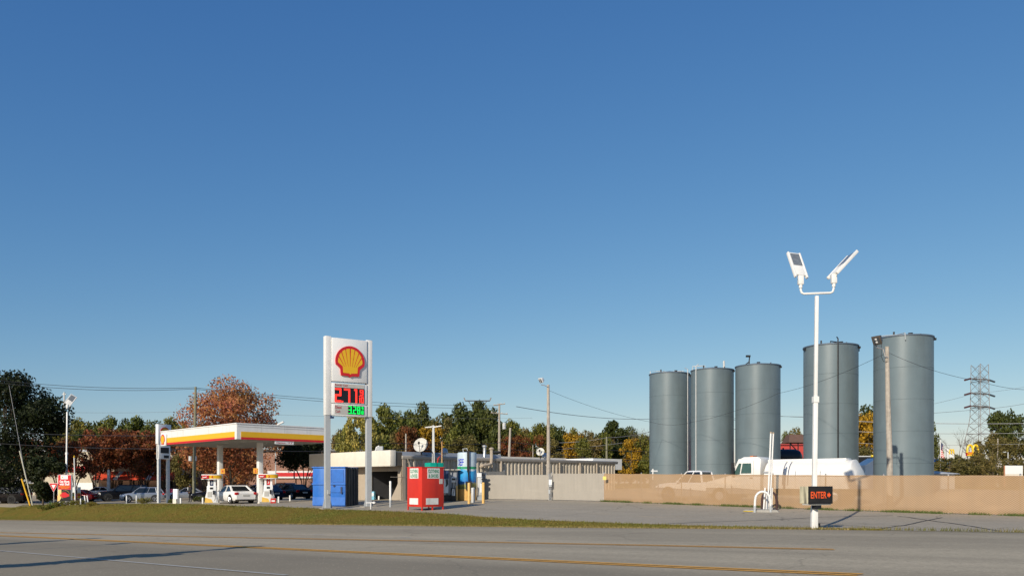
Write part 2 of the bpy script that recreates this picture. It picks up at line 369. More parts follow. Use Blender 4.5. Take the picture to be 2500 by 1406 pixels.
# markings
def stripe(mb, pix, width, off=0.0, zz=.012):
    pts = [tp(*road_pt(*q)) for q in pix]; T = np.array([a for a, b in pts]); Pp = np.array([b for a, b in pts]); o = np.argsort(T); T = T[o]; Pp = Pp[o]
    tt = np.linspace(T[0], T[-1], max(2, int((T[-1]-T[0]) / 1.0)))
    pp = np.interp(tt, T, Pp) + off
    for i in range(len(tt) - 1):
        q = [xy(tt[i], pp[i]-width/2), xy(tt[i], pp[i]+width/2), xy(tt[i+1], pp[i+1]+width/2), xy(tt[i+1], pp[i+1]-width/2)]
        mb.quad(*[(x, y, .06 - .0244 * tp(x, y)[0] + zz) for x, y in q])
mk = MB()
A_ = [(-200,1300),(22,1308),(900,1349),(1640,1383),(2100,1403)]; B_ = [(-100,1297.5),(22,1300),(590,1312),(1030,1320),(1600,1331),(2030,1341)]
for o in (-.14, .14): stripe(mk, A_, .15, o)
stripe(mk, B_, .12, .14); stripe(mk, B_[:-1] + [(1990, 1340)], .12, -.14)
stripe(mk, [(1985, 1341.5), (2035, 1342.5)], .12, .1)
props(mk.build('yellow_lane_lines', YPAINT, fixn=False), kind='structure')
mk = MB()
stripe(mk, [(-100,1337),(22,1346),(450,1383),(700,1404)], .12)
for a, b in (((292,1290.5),(330,1291)), ((433,1293),(455,1293.6)), ((585,1298.6),(630,1299.4)), ((762,1304.6),(792,1305.2)), ((970,1311.2),(1005,1311.8)), ((1235,1318.4),(1290,1319.4))):
    stripe(mk, [a, b], .12)
stripe(mk, [(1998,1291.5),(2200,1294.5),(2477,1300.5),(2600,1303)], .10)
props(mk.build('white_lane_lines', WPAINT, fixn=False), kind='structure')
# dark lines painted on the lot in place of cast shadows
SHADOW = mat('painted_shadow_lines', (.045, .045, .045), .6)
mk = MB()
def shadow_line(pix, wd):
    pts = []
    for (xa, ya), (xb, yb) in zip(pix[:-1], pix[1:]):
        for k in range(6):
            q = k / 6; pts.append(hit(xa + (xb-xa)*q, ya + (yb-ya)*q + random.uniform(-.25, .25)))
    pts.append(hit(*pix[-1]))
    for a, b in zip(pts[:-1], pts[1:]):
        d = Vector((b[0]-a[0], b[1]-a[1], 0)); 
        if d.length < 1e-4: continue
        nn = Vector((-d.y, d.x, 0)).normalized() * wd / 2
        mk.quad(*[(x, y, H(x, y) + .012) for x, y in ((a[0]-nn.x, a[1]-nn.y), (b[0]-nn.x, b[1]-nn.y), (b[0]+nn.x, b[1]+nn.y), (a[0]+nn.x, a[1]+nn.y))])
random.seed(4)
shadow_line([(2151,1290),(2175,1286),(2210,1282),(2240,1275),(2300,1263)], .09)
shadow_line([(2190,1260),(2215,1262),(2267,1270),(2330,1278),(2375,1285),(2440,1296)], .09)
shadow_line([(1600,1280),(1700,1275),(1850,1270),(2010,1262),(2180,1258)], .09)
shadow_line([(2000,1276),(2100,1284),(2170,1289),(2250,1292)], .05)
props(mk.build('painted_shadow_lines', SHADOW, fixn=False), 'dark painted shadow lines running across the asphalt lot', kind='structure')

# ---------------------------------------------------------------- grass blades and weeds (stuff)
def blades(name, pts, hgt, wid, stops, label, seed=1):
    rng = np.random.default_rng(seed); X, Y = pts; n = len(X); Z = Hn(X, Y)
    a = rng.uniform(0, 2*np.pi, n); h = hgt * rng.uniform(.4, 1.3, n); lx = rng.normal(0, .35, n) * h; ly = rng.normal(0, .35, n) * h
    v = np.empty((n, 3, 3)); dx = np.cos(a) * wid / 2; dy = np.sin(a) * wid / 2
    v[:, 0] = np.c_[X - dx, Y - dy, Z - .02]; v[:, 1] = np.c_[X + dx, Y + dy, Z - .02]; v[:, 2] = np.c_[X + lx, Y + ly, Z + h]
    me = bpy.data.meshes.new(name); me.vertices.add(3*n); me.vertices.foreach_set('co', v.ravel()); me.loops.add(3*n)
    me.loops.foreach_set('vertex_index', np.arange(3*n)); me.polygons.add(n); me.polygons.foreach_set('loop_start', np.arange(0, 3*n, 3)); me.update(); me.validate()
    me.materials.append(leaf_mat(name + '_blade', stops)); o = bpy.data.objects.new(name, me); COL.objects.link(o)
    return props(o, label, None, kind='stuff') and props(o, None, 'grass')
rng = np.random.default_rng(5)
n = 90000; tt = rng.uniform(8, 95, n) ** 1.0; pl = np.array([lot_p(a) for a in tt]); pe = edge_p(tt); pp = pe + .02 + (pl - pe) * rng.uniform(0, 1, n)
keep = (pl - pe > .15); tt = tt[keep]; pp = pp[keep]
blades('grass', xy(tt, pp), .055, .035, [(.1, (.30, .19, .06)), (.45, (.22, .17, .035)), (.85, (.15, .17, .03))], 'short mown green and brown grass of the roadside verge', 2)
n = 9000; tt = rng.uniform(9, 95, n); pp = edge_p(tt) + rng.normal(.05, .10, n)
blades('dry_grass', xy(tt, pp), .07, .04, [(.1, (.38, .28, .12)), (.9, (.30, .24, .09))], 'strip of straw-coloured dry grass fringing the road edge', 3)
_fl = ((6.1, 54.6), (22.9, 37.4), (25.2, 35.05))
def along(a, b, n, sd, rs=7):
    r = np.random.default_rng(rs); q = r.uniform(0, 1, n); cl = np.clip(np.sin(q * 37) + np.sin(q * 91 + 2) + .6, 0.05, 1); q = q[r.uniform(0, 1, n) < cl]
    X = a[0] + (b[0]-a[0]) * q; Y = a[1] + (b[1]-a[1]) * q
    return X + r.normal(0, sd, len(q)) - .633 * .18, Y + r.normal(0, sd, len(q)) - .774 * .18
blades('fence_weeds', along((6.1, 54.6), (25.2, 35.05), 9000, .1), .13, .035, [(.1, (.24, .19, .07)), (.5, (.13, .16, .04)), (.9, (.08, .13, .03))], 'low weeds growing along the foot of the tan fence', 4)
blades('verge_weeds', xy(rng.uniform(2, 13, 900), 30.0 + rng.uniform(-.2, .5, 900)), .14, .03, [(.1, (.24, .19, .07)), (.9, (.08, .13, .03))], 'thin weeds around the foot of the enter sign pole', 9)

_r = np.random.default_rng(31); _t = _r.uniform(8, 95, 5000); _q = _r.uniform(0, 1, 5000); _pe = edge_p(_t); _pl = np.array([lot_p(a) for a in _t])
blades('fallen_leaves', xy(_t, _pe + (_pl - _pe) * _q), .03, .07, [(.1, (.30, .13, .05)), (.5, (.42, .30, .12)), (.9, (.22, .12, .05))], 'scattered brown fallen leaves in the roadside grass', 12)
_t = _r.uniform(8, 70, 2600); blades('tall_grass_tufts', xy(_t, np.array([lot_p(a) for a in _t]) + _r.normal(-.1, .12, 2600)), .09, .05, [(.1, (.34, .25, .10)), (.9, (.17, .17, .04))], 'ragged taller tufts along the border between grass and lot', 13)
# ---------------------------------------------------------------- trees
def leaves(blobs, n, size, rng, flat=.0):
    w = np.array([b[3] ** 2 for b in blobs]); idx = rng.choice(len(blobs), n, p=w / w.sum()); B = np.array(blobs)[idx]
    d = rng.normal(size=(n, 3)); d /= np.linalg.norm(d, axis=1)[:, None]
    r = B[:, 3] * (1 - .55 * rng.uniform(0, 1, n) ** 1.8) * rng.normal(1, .09, n)
    c = B[:, :3] + d * r[:, None] * np.array([1, 1, .8])
    nrm = d * .8 + rng.normal(size=(n, 3)) * .55; nrm /= np.linalg.norm(nrm, axis=1)[:, None]
    a = np.cross(nrm, rng.normal(size=(n, 3))); a /= np.linalg.norm(a, axis=1)[:, None]; b = np.cross(nrm, a)
    s = size * rng.uniform(.6, 1.4, n)[:, None]
    v = np.empty((n, 4, 3)); v[:, 0] = c - a*s*.5; v[:, 1] = c + b*s*.32; v[:, 2] = c + a*s*.5; v[:, 3] = c - b*s*.32
    return v
def crown_mesh(name, v, m):
    n = len(v); me = bpy.data.meshes.new(name); me.vertices.add(4*n); me.vertices.foreach_set('co', v.ravel()); me.loops.add(4*n)
    me.loops.foreach_set('vertex_index', np.arange(4*n)); me.polygons.add(n); me.polygons.foreach_set('loop_start', np.arange(0, 4*n, 4)); me.update(); me.validate()
    me.materials.append(m); return me
def make_tree(name, label, h, r, leafm, seed, n=3500, size=.3, kind='round', group=None, loc=(0,0,0), zc=.6, zr=.4, nb=26, gap=.3, cat='tree'):
    rng = np.random.default_rng(seed); blobs = []
    for i in range(nb):
        q = rng.uniform(0, 1) ** .5; a = rng.uniform(0, 2*np.pi); e = rng.uniform(-1, 1)
        if kind == 'cone':
            z = rng.uniform(.12, .98); rr = r * (1 - z) * 1.05 + .1; x, y = q*rr*np.cos(a), q*rr*np.sin(a); br = .16 * r + rr * .38; zz = z * h
        elif kind == 'vase':
            z = rng.uniform(.44, .95); rr = r * min(1, .3 + z * .8); x, y = q*rr*np.cos(a), q*rr*np.sin(a); br = r * rng.uniform(.2, .36); zz = z * h
        elif kind == 'pine':
            z = rng.choice([.5, .6, .68, .76, .84, .92]) + rng.normal(0, .02); rr = r * (1.15 - z * .7); x, y = q*rr*np.cos(a), q*rr*np.sin(a); br = r * rng.uniform(.2, .33); zz = z * h
        else:
            k = math.sqrt(max(0, 1 - e*e)); x, y = q*k*r*.85*np.cos(a), q*k*r*.85*np.sin(a); zz = h * (zc + e * zr * .82); br = r * rng.uniform(.2, .38)
        blobs.append((x, y, min(zz, h - br * .75), br))
    t = thing(name, label, cat, loc, 0, group)
    tb = MB(); tr = max(.06, h * .016)
    if kind in ('vase',):
        for i in range(7):
            a = i * .9 + rng.uniform(0, .4); bl = blobs[int(rng.integers(nb))]
            tb.tube([(.12*math.cos(a), .12*math.sin(a), -.2), (.35*math.cos(a), .35*math.sin(a), h*.22), (r*.35*math.cos(a), r*.35*math.sin(a), h*.5), (r*.6*math.cos(a), r*.6*math.sin(a), h*.8)], [tr*.55, tr*.45, tr*.3, tr*.1], 5)
    else:
        top = h * (.9 if kind in ('cone', 'pine') else .72); lean = rng.normal(0, .02, 2) * h
        tb.tube([(0, 0, -.3), (0, 0, h*.12), (lean[0]*.5, lean[1]*.5, h*.35), (lean[0], lean[1], top)], [tr*1.5, tr*1.05, tr*.8, tr*.15], 7)
        for b in blobs[::2]:
            z0 = min(b[2] * .75, top * .9) * (.6 if kind != 'cone' else .95)
            tb.tube([(lean[0]*z0/top, lean[1]*z0/top, z0), (b[0]*.55, b[1]*.55, (z0+b[2])/2 + .1), (b[0], b[1], b[2])], [tr*.45, tr*.25, tr*.06], 4)
    tb.build('trunk', BARK, t, smooth=True)
    keep = [b for b in blobs if rng.uniform() > gap * .3]
    me = crown_mesh('crown', leaves(keep, n, size, rng), leafm); c = bpy.data.objects.new('crown', me); COL.objects.link(c); c.parent = t
    return t
LG = leaf_mat('leaf_green', [(.0, (.06, .08, .014)), (.35, (.11, .13, .022)), (.7, (.18, .165, .03)), (1, (.26, .18, .035))])
LD = leaf_mat('leaf_dark', [(.0, (.03, .043, .010)), (.5, (.07, .085, .018)), (1, (.12, .12, .025))])
LDD = leaf_mat('leaf_deep', [(.0, (.010, .016, .004)), (.6, (.024, .033, .008)), (1, (.07, .06, .015))])
LR = leaf_mat('leaf_rust', [(.0, (.09, .06, .018)), (.35, (.18, .075, .022)), (.65, (.22, .055, .022)), (1, (.12, .095, .02))])
LM = leaf_mat('leaf_maple', [(.0, (.34, .10, .07)), (.4, (.46, .13, .08)), (.7, (.46, .20, .07)), (1, (.22, .16, .05))])
LY = leaf_mat('leaf_yellowgreen', [(.0, (.12, .15, .03)), (.5, (.24, .23, .05)), (1, (.42, .32, .07))])
LO = leaf_mat('leaf_orange', [(.0, (.22, .13, .015)), (.5, (.38, .22, .015)), (1, (.50, .27, .02))])
LOl = leaf_mat('leaf_olive', [(.0, (.09, .085, .02)), (.5, (.15, .125, .035)), (1, (.23, .16, .05))])
protos = {}
def proto(key, *a, **k): protos[key] = (a, k)
TREE = {   # key: (name, unit height 10 radius 4, material, kind, n, extra)
 'green': ('deciduous_tree', LG, 'round', 4200, dict(zc=.58, zr=.42)), 'dark': ('deciduous_tree', LD, 'round', 4200, dict(zc=.55, zr=.45)),
 'rust': ('crape_myrtle', LR, 'vase', 3600, {}), 'olive': ('deciduous_tree', LOl, 'round', 3600, dict(zc=.55, zr=.45)),
 'orange': ('deciduous_tree', LO, 'round', 4500, dict(zc=.52, zr=.48)), 'pine': ('pine_tree', LD, 'pine', 3600, {}), 'cone': ('conifer', LD, 'cone', 4200, {}),
 'yellow': ('deciduous_tree', LY, 'round', 4200, dict(zc=.55, zr=.45)), 'bush': ('bush', LOl, 'round', 2600, dict(zc=.5, zr=.5, cat='bush'))}
BASE = {}; cnt = {}
def plant(key, x, s, topy, rpx, label, group=None, var=0, z=None):
    nm, m, kd, n, ex = TREE[key]; b = P(x, s)
    if z is not None: b.z = z
    h = CH + (HY - topy) / s - b.z; r = rpx / s
    r *= 1.3; sc = (r / 4, r / 4, h / 10)
    k = (key, var)
    if k not in BASE:
        ex = dict(ex); o = make_tree(nm, label, 10, 4, m, hash_(k), n, .42 if key != 'bush' else .38, kd, group, b, **ex); BASE[k] = o
    else:
        o = copy_tree(BASE[k], b, None, label)
        if group: o['group'] = group
        elif 'group' in o: del o['group']
    o.location = b; o.scale = sc; o.rotation_euler[2] = (x * .7) % 6.28; return o
def hash_(k): return sum(ord(c) * (i + 3) for i, c in enumerate(k[0])) + k[1] * 77
GL = 'woods behind the gas station'
desc = {'green': 'green', 'dark': 'dark green', 'rust': 'rust-red', 'olive': 'olive-brown', 'orange': 'golden orange', 'yellow': 'yellow-green'}
# hero trees
make_tree('maple_tree', 'big red and orange autumn maple rising above the gas station canopy', 15.2, 6.6, LM, 11, 30000, .27, loc=P(568, 19.5), zc=.53, zr=.45, nb=54, gap=.35)
make_tree('deciduous_tree', 'huge dark green tree at the left end of the verge', 15.0, 6.8, LDD, 21, 24000, .33, loc=P(10, 21.5), zc=.52, zr=.5, nb=40)
make_tree('bush', 'dark bushy thicket behind the yellow guy-wire guard', 5.2, 2.3, LDD, 24, 9000, .24, loc=P(105, 24), zc=.5, zr=.5, nb=16, cat='bush')
make_tree('deciduous_tree', 'dark bare-stemmed tree behind the parked dark cars under the canopy', 7.8, 4.0, LDD, 26, 11000, .28, kind='vase', loc=P(742, 18), nb=30)
make_tree('shade_tree', 'dark trunked orange and green tree between the two fuel pumps', 9.0, 4.6, LR, 28, 6000, .28, loc=P(566, 22), zc=.62, zr=.36, nb=28, cat='tree')
for i, (x, ty, r, k) in enumerate([(148,1024,34,'green'),(192,1018,34,'green'),(236,1026,30,'dark'),(268,1014,34,'green'),(305,1018,30,'dark'),(338,1014,36,'green'),(378,1022,32,'dark'),(418,1016,30,'green'),(455,1030,30,'green')]):
    plant(k, x, 11.5, ty, r, ['tall green tree in the left woods, directly right of the white light pole top', 'broad green tree rising over the left car park', 'dark tree in the left woods beside a broad green one', 'tall green tree third along the left woods skyline', 'dark green tree in the middle of the left woods', 'round green tree at the highest point of the left woods', 'dark tree on the left woods skyline near the second price sign', 'green tree just left of the second price sign', 'green tree behind the canopy left corner'][i], GL, i % 2)
rl = ['rust-brown crape myrtle nearest the dark left tree', 'rust-brown crape myrtle behind the white light pole', 'rust-brown crape myrtle above the red promotion sign', 'orange-brown crape myrtle above the red sedan', 'rust-brown crape myrtle above the black SUV bonnet', 'orange crape myrtle left of the red awning', 'rust-brown crape myrtle in front of the red awning', 'rust-brown crape myrtle beside the second price sign', 'rust-brown crape myrtle right of the second price sign', 'brown crape myrtle left of the tall utility pole', 'brown crape myrtle right of the tall utility pole']
for i, (x, ty, r, s) in enumerate([(92,1075,44,19),(140,1068,42,18),(182,1078,42,19),(232,1056,44,18),(272,1046,42,17),(322,1052,44,17),(352,1082,42,18),(398,1060,46,17.5),(428,1072,40,18),(456,1085,34,19),(500,1078,38,18)]):
    plant('rust' if i != 9 else 'olive', x, s, ty, r, rl[i], 'crape myrtles along the shopping centre car park', i % 3 if i != 9 else 1)
ct = [(846,1040,24,20,'yellow'),(872,1008,36,21,'yellow'),(905,1035,30,20,'yellow'),(935,984,44,13,'green'),(965,1000,30,12,'dark'),(912,1018,24,13,'green'),(1035,978,36,12,'dark'),(1000,998,26,12,'green'),(985,1036,36,15,'olive'),(1075,1004,32,12.5,'olive'),(1125,980,44,12,'dark'),(1165,978,36,11.5,'dark'),(1205,992,40,12,'dark'),(1060,1032,38,15,'orange'),(1015,1040,34,15.5,'rust'),(1150,1052,44,15.5,'olive'),(1105,1040,36,14,'green'),(1245,1022,28,13,'green'),(1225,1030,34,14,'dark'),(1275,1062,34,14,'rust'),(1318,1032,36,13,'green'),(1258,1066,28,15,'rust'),
      (1360,1038,28,12.5,'dark'),(1396,1050,30,13,'orange'),(1345,1068,30,14,'olive'),(1438,1050,34,13,'olive'),(1474,1054,26,13,'green'),(1500,1026,36,12.5,'dark'),(1538,1038,30,12,'dark'),(1542,1064,28,14,'orange'),(1575,1060,30,14,'green'),(1600,1072,30,15,'green'),(1420,1068,30,14,'green')]
cl = ['yellow-green tree left of the big price sign right leg, lowest of three', 'tall yellow-green tree seen under the big price board', 'yellow-green tree immediately right of the big price sign', 'tall broad green tree above the white fascia corner', 'dark tree behind the tall green one over the fascia', 'small green tree peeking out beside the price sign', 'dark round-topped tree above the large satellite dish', 'green tree on the skyline left of the dish', 'olive tree behind the large satellite dish', 'olive tree between the two high dark crowns', 'massive dark tree above the blue and white tank', 'dark tree under the faint pylon top', 'dark tree left of the transformer pole', 'golden orange tree behind the T-shaped lamp', 'rust tree directly behind the large dish', 'pale olive tree behind the roof chimneys', 'green tree right of the T-shaped lamp', 'green tree right of the transformer', 'dark tree behind the transformer pole', 'rust-coloured tree right of the short leaning pole', 'light green tree left of the grey wooden lamp pole', 'low rust tree beyond the roof right of the transformer pole', 'dark tree just right of the grey wooden lamp pole', 'orange-topped tree right of the wooden lamp pole', 'olive tree behind the small satellite dish', 'olive-yellow tree above the metal building', 'green tree left of the peaked dark tree', 'peaked dark green tree above the metal building end', 'dark tree right of the peaked one', 'orange tree low at the metal building right end', 'green tree left of the first tank', 'green tree half hidden by the first tank', 'green tree low above the metal roof']
for i, (x, ty, r, s, k) in enumerate(ct): plant(k, x, s, ty, r, cl[i], 'trees beyond the metal building', i % 2)
rt = [(1918,1052,14,14,'green','small green tree between the third and fourth tanks, left'), (1948,1034,24,14,'olive','sparse brown-green tree behind the brown hopper roof'), (2114,984,34,13,'dark','dark tree above the orange one between the last tanks'), (2118,996,40,15,'orange','golden orange tree between the last two tanks'),(2112,1090,26,17,'olive','dull brown bush below the golden orange tree'),
      (2278,1028,26,18,'cone','dark conifer right of the last tank'), (2342,1086,44,22,'bush','olive bush in front of the yellow arches sign'), (2425,1062,34,21,'bush','brown-green bush right of the yellow arches'), (2318,1104,38,23,'bush','dark olive bush in front of the blue roof'), (2390,1100,32,22,'bush','olive bush below the yellow arches'), (2462,1092,34,22,'bush','olive bush at the right end of the fence'),
      (2448,1000,34,14,'pine','tall pine on the right with tufted crown'), (2482,1012,30,14,'pine','pine at the far right edge'), (2418,1046,34,14,'olive','brown-green tree behind the lattice tower legs'), (2336,1108,22,11,'green','distant green tree behind the small white arches sign'), (2470,1060,34,15,'olive','olive tree below the right-hand pines'),(1690,1120,30,14,'green','green tree behind the first two tanks')]
for i, (x, ty, r, s, k, lb) in enumerate(rt): plant(k, x, s, ty, r, lb, 'trees on the right behind the fence' if k not in ('bush',) else 'bushes behind the tan fence', i % 2)
# far tree line that closes the horizon between the named trees
for i, x in enumerate(range(-40, 2560, 62)):
    if 1600 < x < 1890 or 1960 < x < 2090 or 2140 < x < 2270: continue
    plant(['green', 'dark', 'olive'][i % 3], x, 8.2, 1118 - (i * 7) % 13 + (30 if x > 2250 else 0) , 40, 'distant low tree of the far tree line on the horizon', 'far tree line', 0)
for i, x in enumerate(list(range(140, 470, 30)) + list(range(835, 1600, 30))):
    left = x < 500; ty = (1040 if left else (1012 + abs(x - 1120) * .09)) + (i * 11) % 17
    plant(['green', 'olive', 'dark', 'green', 'yellow' if i % 8 == 4 else 'olive'][i % 5], x, 12.2 if left else 10.8, ty, 26, 'tree of the second row in the woods, half hidden behind the front crowns', 'second row of the woods', i % 2)
# trees outside the left frame edge whose shadows cross the road
for i, (x, y, h, r) in enumerate([(-12.7, 17.3, 4.7, .95), (-21.3, 26.6, 4.2, .8)]):
    make_tree('arborvitae', ['narrow evergreen beyond the left kerb, nearest the camera', 'narrow evergreen beyond the left kerb, farther one'][i], h, r, LD, 60 + i, 18000, .14, kind='cone', loc=(x, y, .06 - .0244 * tp(x, y)[0]), nb=18)
pb = thing('street_sign', 'thin steel sign post beyond the left kerb', 'sign', (-17.5, 22.5, -.6), R_(-30)); MB().cyl((0,0,0), (0,0,4.8), .05, .05).build('post', STEEL, pb); MB().box(-.3, .3, -.06, -.052, 3.4, 3.75).build('panel', PURE, pb)
# bare tree
def bare_tree(loc, h, seed, label):
    rng = random.Random(seed); t = thing('bare_tree', label, 'tree', loc); tb = MB()
    def br(p, d, L, r, k):
        q = p + d * L; tb.tube([p, p + d * L * .5 + Vector((rng.uniform(-.1,.1), rng.uniform(-.1,.1), 0)) * L, q], [r, r*.8, r*.55], 4)
        if k == 0: return
        for _ in range(3): br(q, (d + Vector((rng.uniform(-.7,.7), rng.uniform(-.7,.7), rng.uniform(-.2,.5)))).normalized(), L * rng.uniform(.6,.85), r*.55, k-1)
    br(Vector((0,0,0)), Vector((0,0,1)), h*.33, .14, 5); tb.build('trunk', BARK, t); return t
bare_tree(P(2368, 17), 7.5, 3, 'leafless grey tree rising beside the yellow arches'); bare_tree(P(1562, 14), 9, 5, 'leafless pale tree left of the first tank')
# shrubs by the left signs
def shrub(x, s, w, h, label, m=LG, n=900, size=.1, group=None):
    t = make_tree('shrub', label, h, w, m, int(x), n, size, loc=P(x, s), zc=.5, zr=.5, nb=10, group=group, cat='shrub'); return t
shrub(350, 25, .95, .62, 'low clipped green shrub between two white posts and the second price sign')
shrub(225, 26.5, .8, .3, 'low strip of green ground shrub right of the red promotion sign')
for i, x in enumerate((110, 135, 165, 190)): shrub(x, 25, .85, .5, ['low shrub at the foot of the leaning guy pole', 'low shrub at the foot of the yield sign', 'low shrub below the red promotion sign', 'low shrub under the small banners'][i], LG, 700)
shrub(490, 26, .9, .55, 'dark green low shrub beside the man in the black jacket', LD); shrub(420, 26, .5, .35, 'small low shrub between the price sign legs and the kiosk', LD, 500)
yu = thing('yucca_plant', 'spiky light green yucca below the yield sign', 'plant', P(124, 25)); rg = random.Random(2); ym = MB()
for i in range(70):
    a = rg.uniform(0, 6.28); e = rg.uniform(.2, 1.4); L = rg.uniform(.5, .85); d = Vector((math.cos(a)*math.cos(e), math.sin(a)*math.cos(e), math.sin(e))); sd_ = Vector((-math.sin(a), math.cos(a), 0)) * .03
    ym.add([-sd_, sd_, d*L*.6 + sd_*.8, d*L + Vector((0,0,-.06)), d*L*.6 - sd_*.8], [(0,1,2,3,4)])
ym.build('leaves', mat('yucca_leaf', (.16, .26, .05), .5), yu, fixn=False)

# ---------------------------------------------------------------- shell emblem (flat relief in local x,z, facing -y)
def arc(cx, cz, r, a0, a1, n): return [(cx + r*math.cos(R_(a0 + (a1-a0)*i/n)), cz + r*math.sin(R_(a0 + (a1-a0)*i/n))) for i in range(n + 1)]
def shell_emblem(parent, cx, cz, size, y, depth=.06, detail=True):
    k = size / 2.0     # unit: outline radius 1
    def T(pts): return [(cx + a * k, cz + b * k) for a, b in pts]
    out = arc(0, 0, 1.0, -14, 194, 26) + [(-.67, -.5), (-.62, -.93), (-.12, -.95), (0, -1.03), (.12, -.95), (.62, -.93), (.67, -.5)]
    MB().prism(T([(a*1.02, b*1.02) for a, b in out]), y - depth, y).build('emblem_border', SIGNRED, parent)
    yb = MB(); y1 = y - depth - .006; y2 = y - depth
    tips = [(93,111),(115,134),(139,158),(164,188)]
    for i, (a, b) in enumerate(tips):
        for sgn in (1, -1):
            A = arc(0, 0, .84, a, b, 4) if i < 3 else [(.84*math.cos(R_(164)), .84*math.sin(R_(164))), (-.86, .0), (-.85, -.12)]
            b0, b1 = -.135*i - .012, -.135*(i+1) + .012
            base = [(b1, -.36 + i*.0), (b0, -.36)]
            pts = A + base; pts = [(x*(1 if sgn == 1 else -1), z) for x, z in pts]
            yb.prism(T(pts), y1 - (.0), y2)
    yb.prism(T([(-.53, -.36), (.53, -.36), (.5, -.77), (.08, -.79), (0, -.86), (-.08, -.79), (-.5, -.77)]), y1, y2)
    yb.build('emblem_rays', YELLOW, parent)

# ---------------------------------------------------------------- big price sign
LEDR = mat('led_red', (1.0, .03, .02), .6, emit=1.6, var=0); LEDG = mat('led_green', (.0, .85, .10), .6, emit=1.1, var=0)
LCD = mat('sign_insert_grey', (.50, .49, .45), .5, var=.04); TXR = mat('sign_text_red', (.42, .04, .05), .5)
def big_sign():
    o = P(850, 37); rz = math.atan2(.55, .83); b = o.z
    t = thing('price_sign', 'tall white gas price sign with shell emblem and lit prices on the verge', 'sign', (o.x, o.y, 0), rz)
    Z = lambda y: CH + (HY - y) / 37.0
    top, bot = Z(829), Z(1016); mid1, mid2, mid3 = Z(936), Z(933.5), Z(987)
    for sx in (-1, 1):
        x = sx * 1.46 - (.02 if sx > 0 else -.02); hb = H(o.x + x*.83, o.y + x*.55)
        post = MB().box(x-.17, x+.17, -.15, .15, hb-.3, Z(1016)).build('post', GREY, t)
        MB().prism([(x-.17, hb-.05), (x-.36, hb-.05), (x-.17, hb+.75)], -.02, .02).prism([(x+.17, hb-.05), (x+.36, hb-.05), (x+.17, hb+.75)], -.02, .02).build('gusset', GREY, post)
        MB().box(x-.45, x+.45, -.4, .4, hb-.3, hb+.06).build('footing', CONC, post)
        MB().box(x-.2, x+.2, -.2, .2, Z(1016), Z(826)).build('post_cladding', WHITE, t, bevel=.03)
    MB().box(-1.22, 1.22, -.27, .27, mid2, top).build('emblem_panel', PURE, t, bevel=.02)
    MB().box(-1.22, 1.22, -.26, .26, mid3+.02, mid1-.03).build('regular_price_panel', PURE, t, bevel=.02)
    MB().box(-1.22, 1.22, -.26, .26, bot, mid3-.02).build('diesel_price_panel', PURE, t, bevel=.02)
    shell_emblem(t, 0.0, Z(884), 1.98, -.27, .10)
    zt, zb = Z(938.5), Z(984)
    MB().box(-1.05, 1.02, -.28, -.26, zb, zt).build('regular_insert', LCD, t)
    MB().box(-1.05, 1.02, -.295, -.28, zb+.02, Z(948)).build('regular_display', BLACK, t)
    text(MB(), 'Regular Cash', -.58, Z(943), .88, .17, -.285).build('lettering', TXR, t, fixn=False)
    d = MB(); h = Z(950) - Z(983.3); zz = Z(983.3)
    digit(d, '2', -1.03, zz, .43, h, -.297, .115); d.box(-.57, -.47, -.31, -.297, zz, zz+.09)
    digit(d, '7', -.41, zz, .42, h, -.297, .115)
    d.box(.39, .50, -.312, -.297, zz, zz + h); d.box(.30, .39, -.309, -.297, zz + h - .11, zz + h)
    digit(d, '9', .70, zz + h*.58, .24, h*.40, -.297, .055); d.box(.64, .97, -.312, -.297, zz + h*.485, zz + h*.52)
    d.box(.66, .72, -.312, -.297, zz + .02, zz + h*.42); digit(d, '0', .79, zz + .02, .18, h*.41, -.297, .05)
    d.build('digits', LEDR, t)
    MB().box(-1.05, 1.02, -.28, -.26, Z(1012), Z(990)).build('diesel_insert', LCD, t)
    MB().box(-.12, 1.0, -.295, -.28, Z(1011.5), Z(990.5)).build('diesel_display', BLACK, t)
    m = MB(); text(m, 'Diesel', -.79, Z(996), .42, .19, -.285); text(m, 'Cash', -.82, Z(1005.5), .32, .18, -.285); m.build('lettering', TXR, t, fixn=False)
    d = MB(); h = .50; zz = Z(1010.3)
    digit(d, '3', -.10, zz, .21, h, -.297, .052); d.box(.14, .19, -.31, -.297, zz, zz+.05); digit(d, '2', .23, zz, .21, h, -.297, .052); digit(d, '8', .52, zz, .20, h, -.297, .052)
    digit(d, '9', .83, zz + h*.58, .11, h*.40, -.297, .03); d.box(.79, .82, -.31, -.297, zz, zz+h*.44); digit(d, '0', .86, zz, .10, h*.44, -.297, .028)
    d.build('digits', LEDG, t)
    MB().box(-1.52, -1.36, -.35, -.2, Z(1205), Z(1195)).build('junction_box', GREY, t)
    MB().tube([(-1.25, -.1, bot), (-1.25, -.2, bot-.1)], .06).box(-1.32, -1.1, -.32, -.14, bot-.2, bot-.08).build('camera_bracket', NAVY, t)
big_sign()
vp = thing('vent_pipe', 'small white valve pipe at the right leg of the big price sign', 'pipe', P(905, 38.5)); MB().cyl((0,0,-.1),(0,0,.42),.03).tube([(-.3,0,.4),(.3,0,.42)],.03).box(.14,.26,-.06,.06,.36,.48).build('pipework', WHITE, vp)

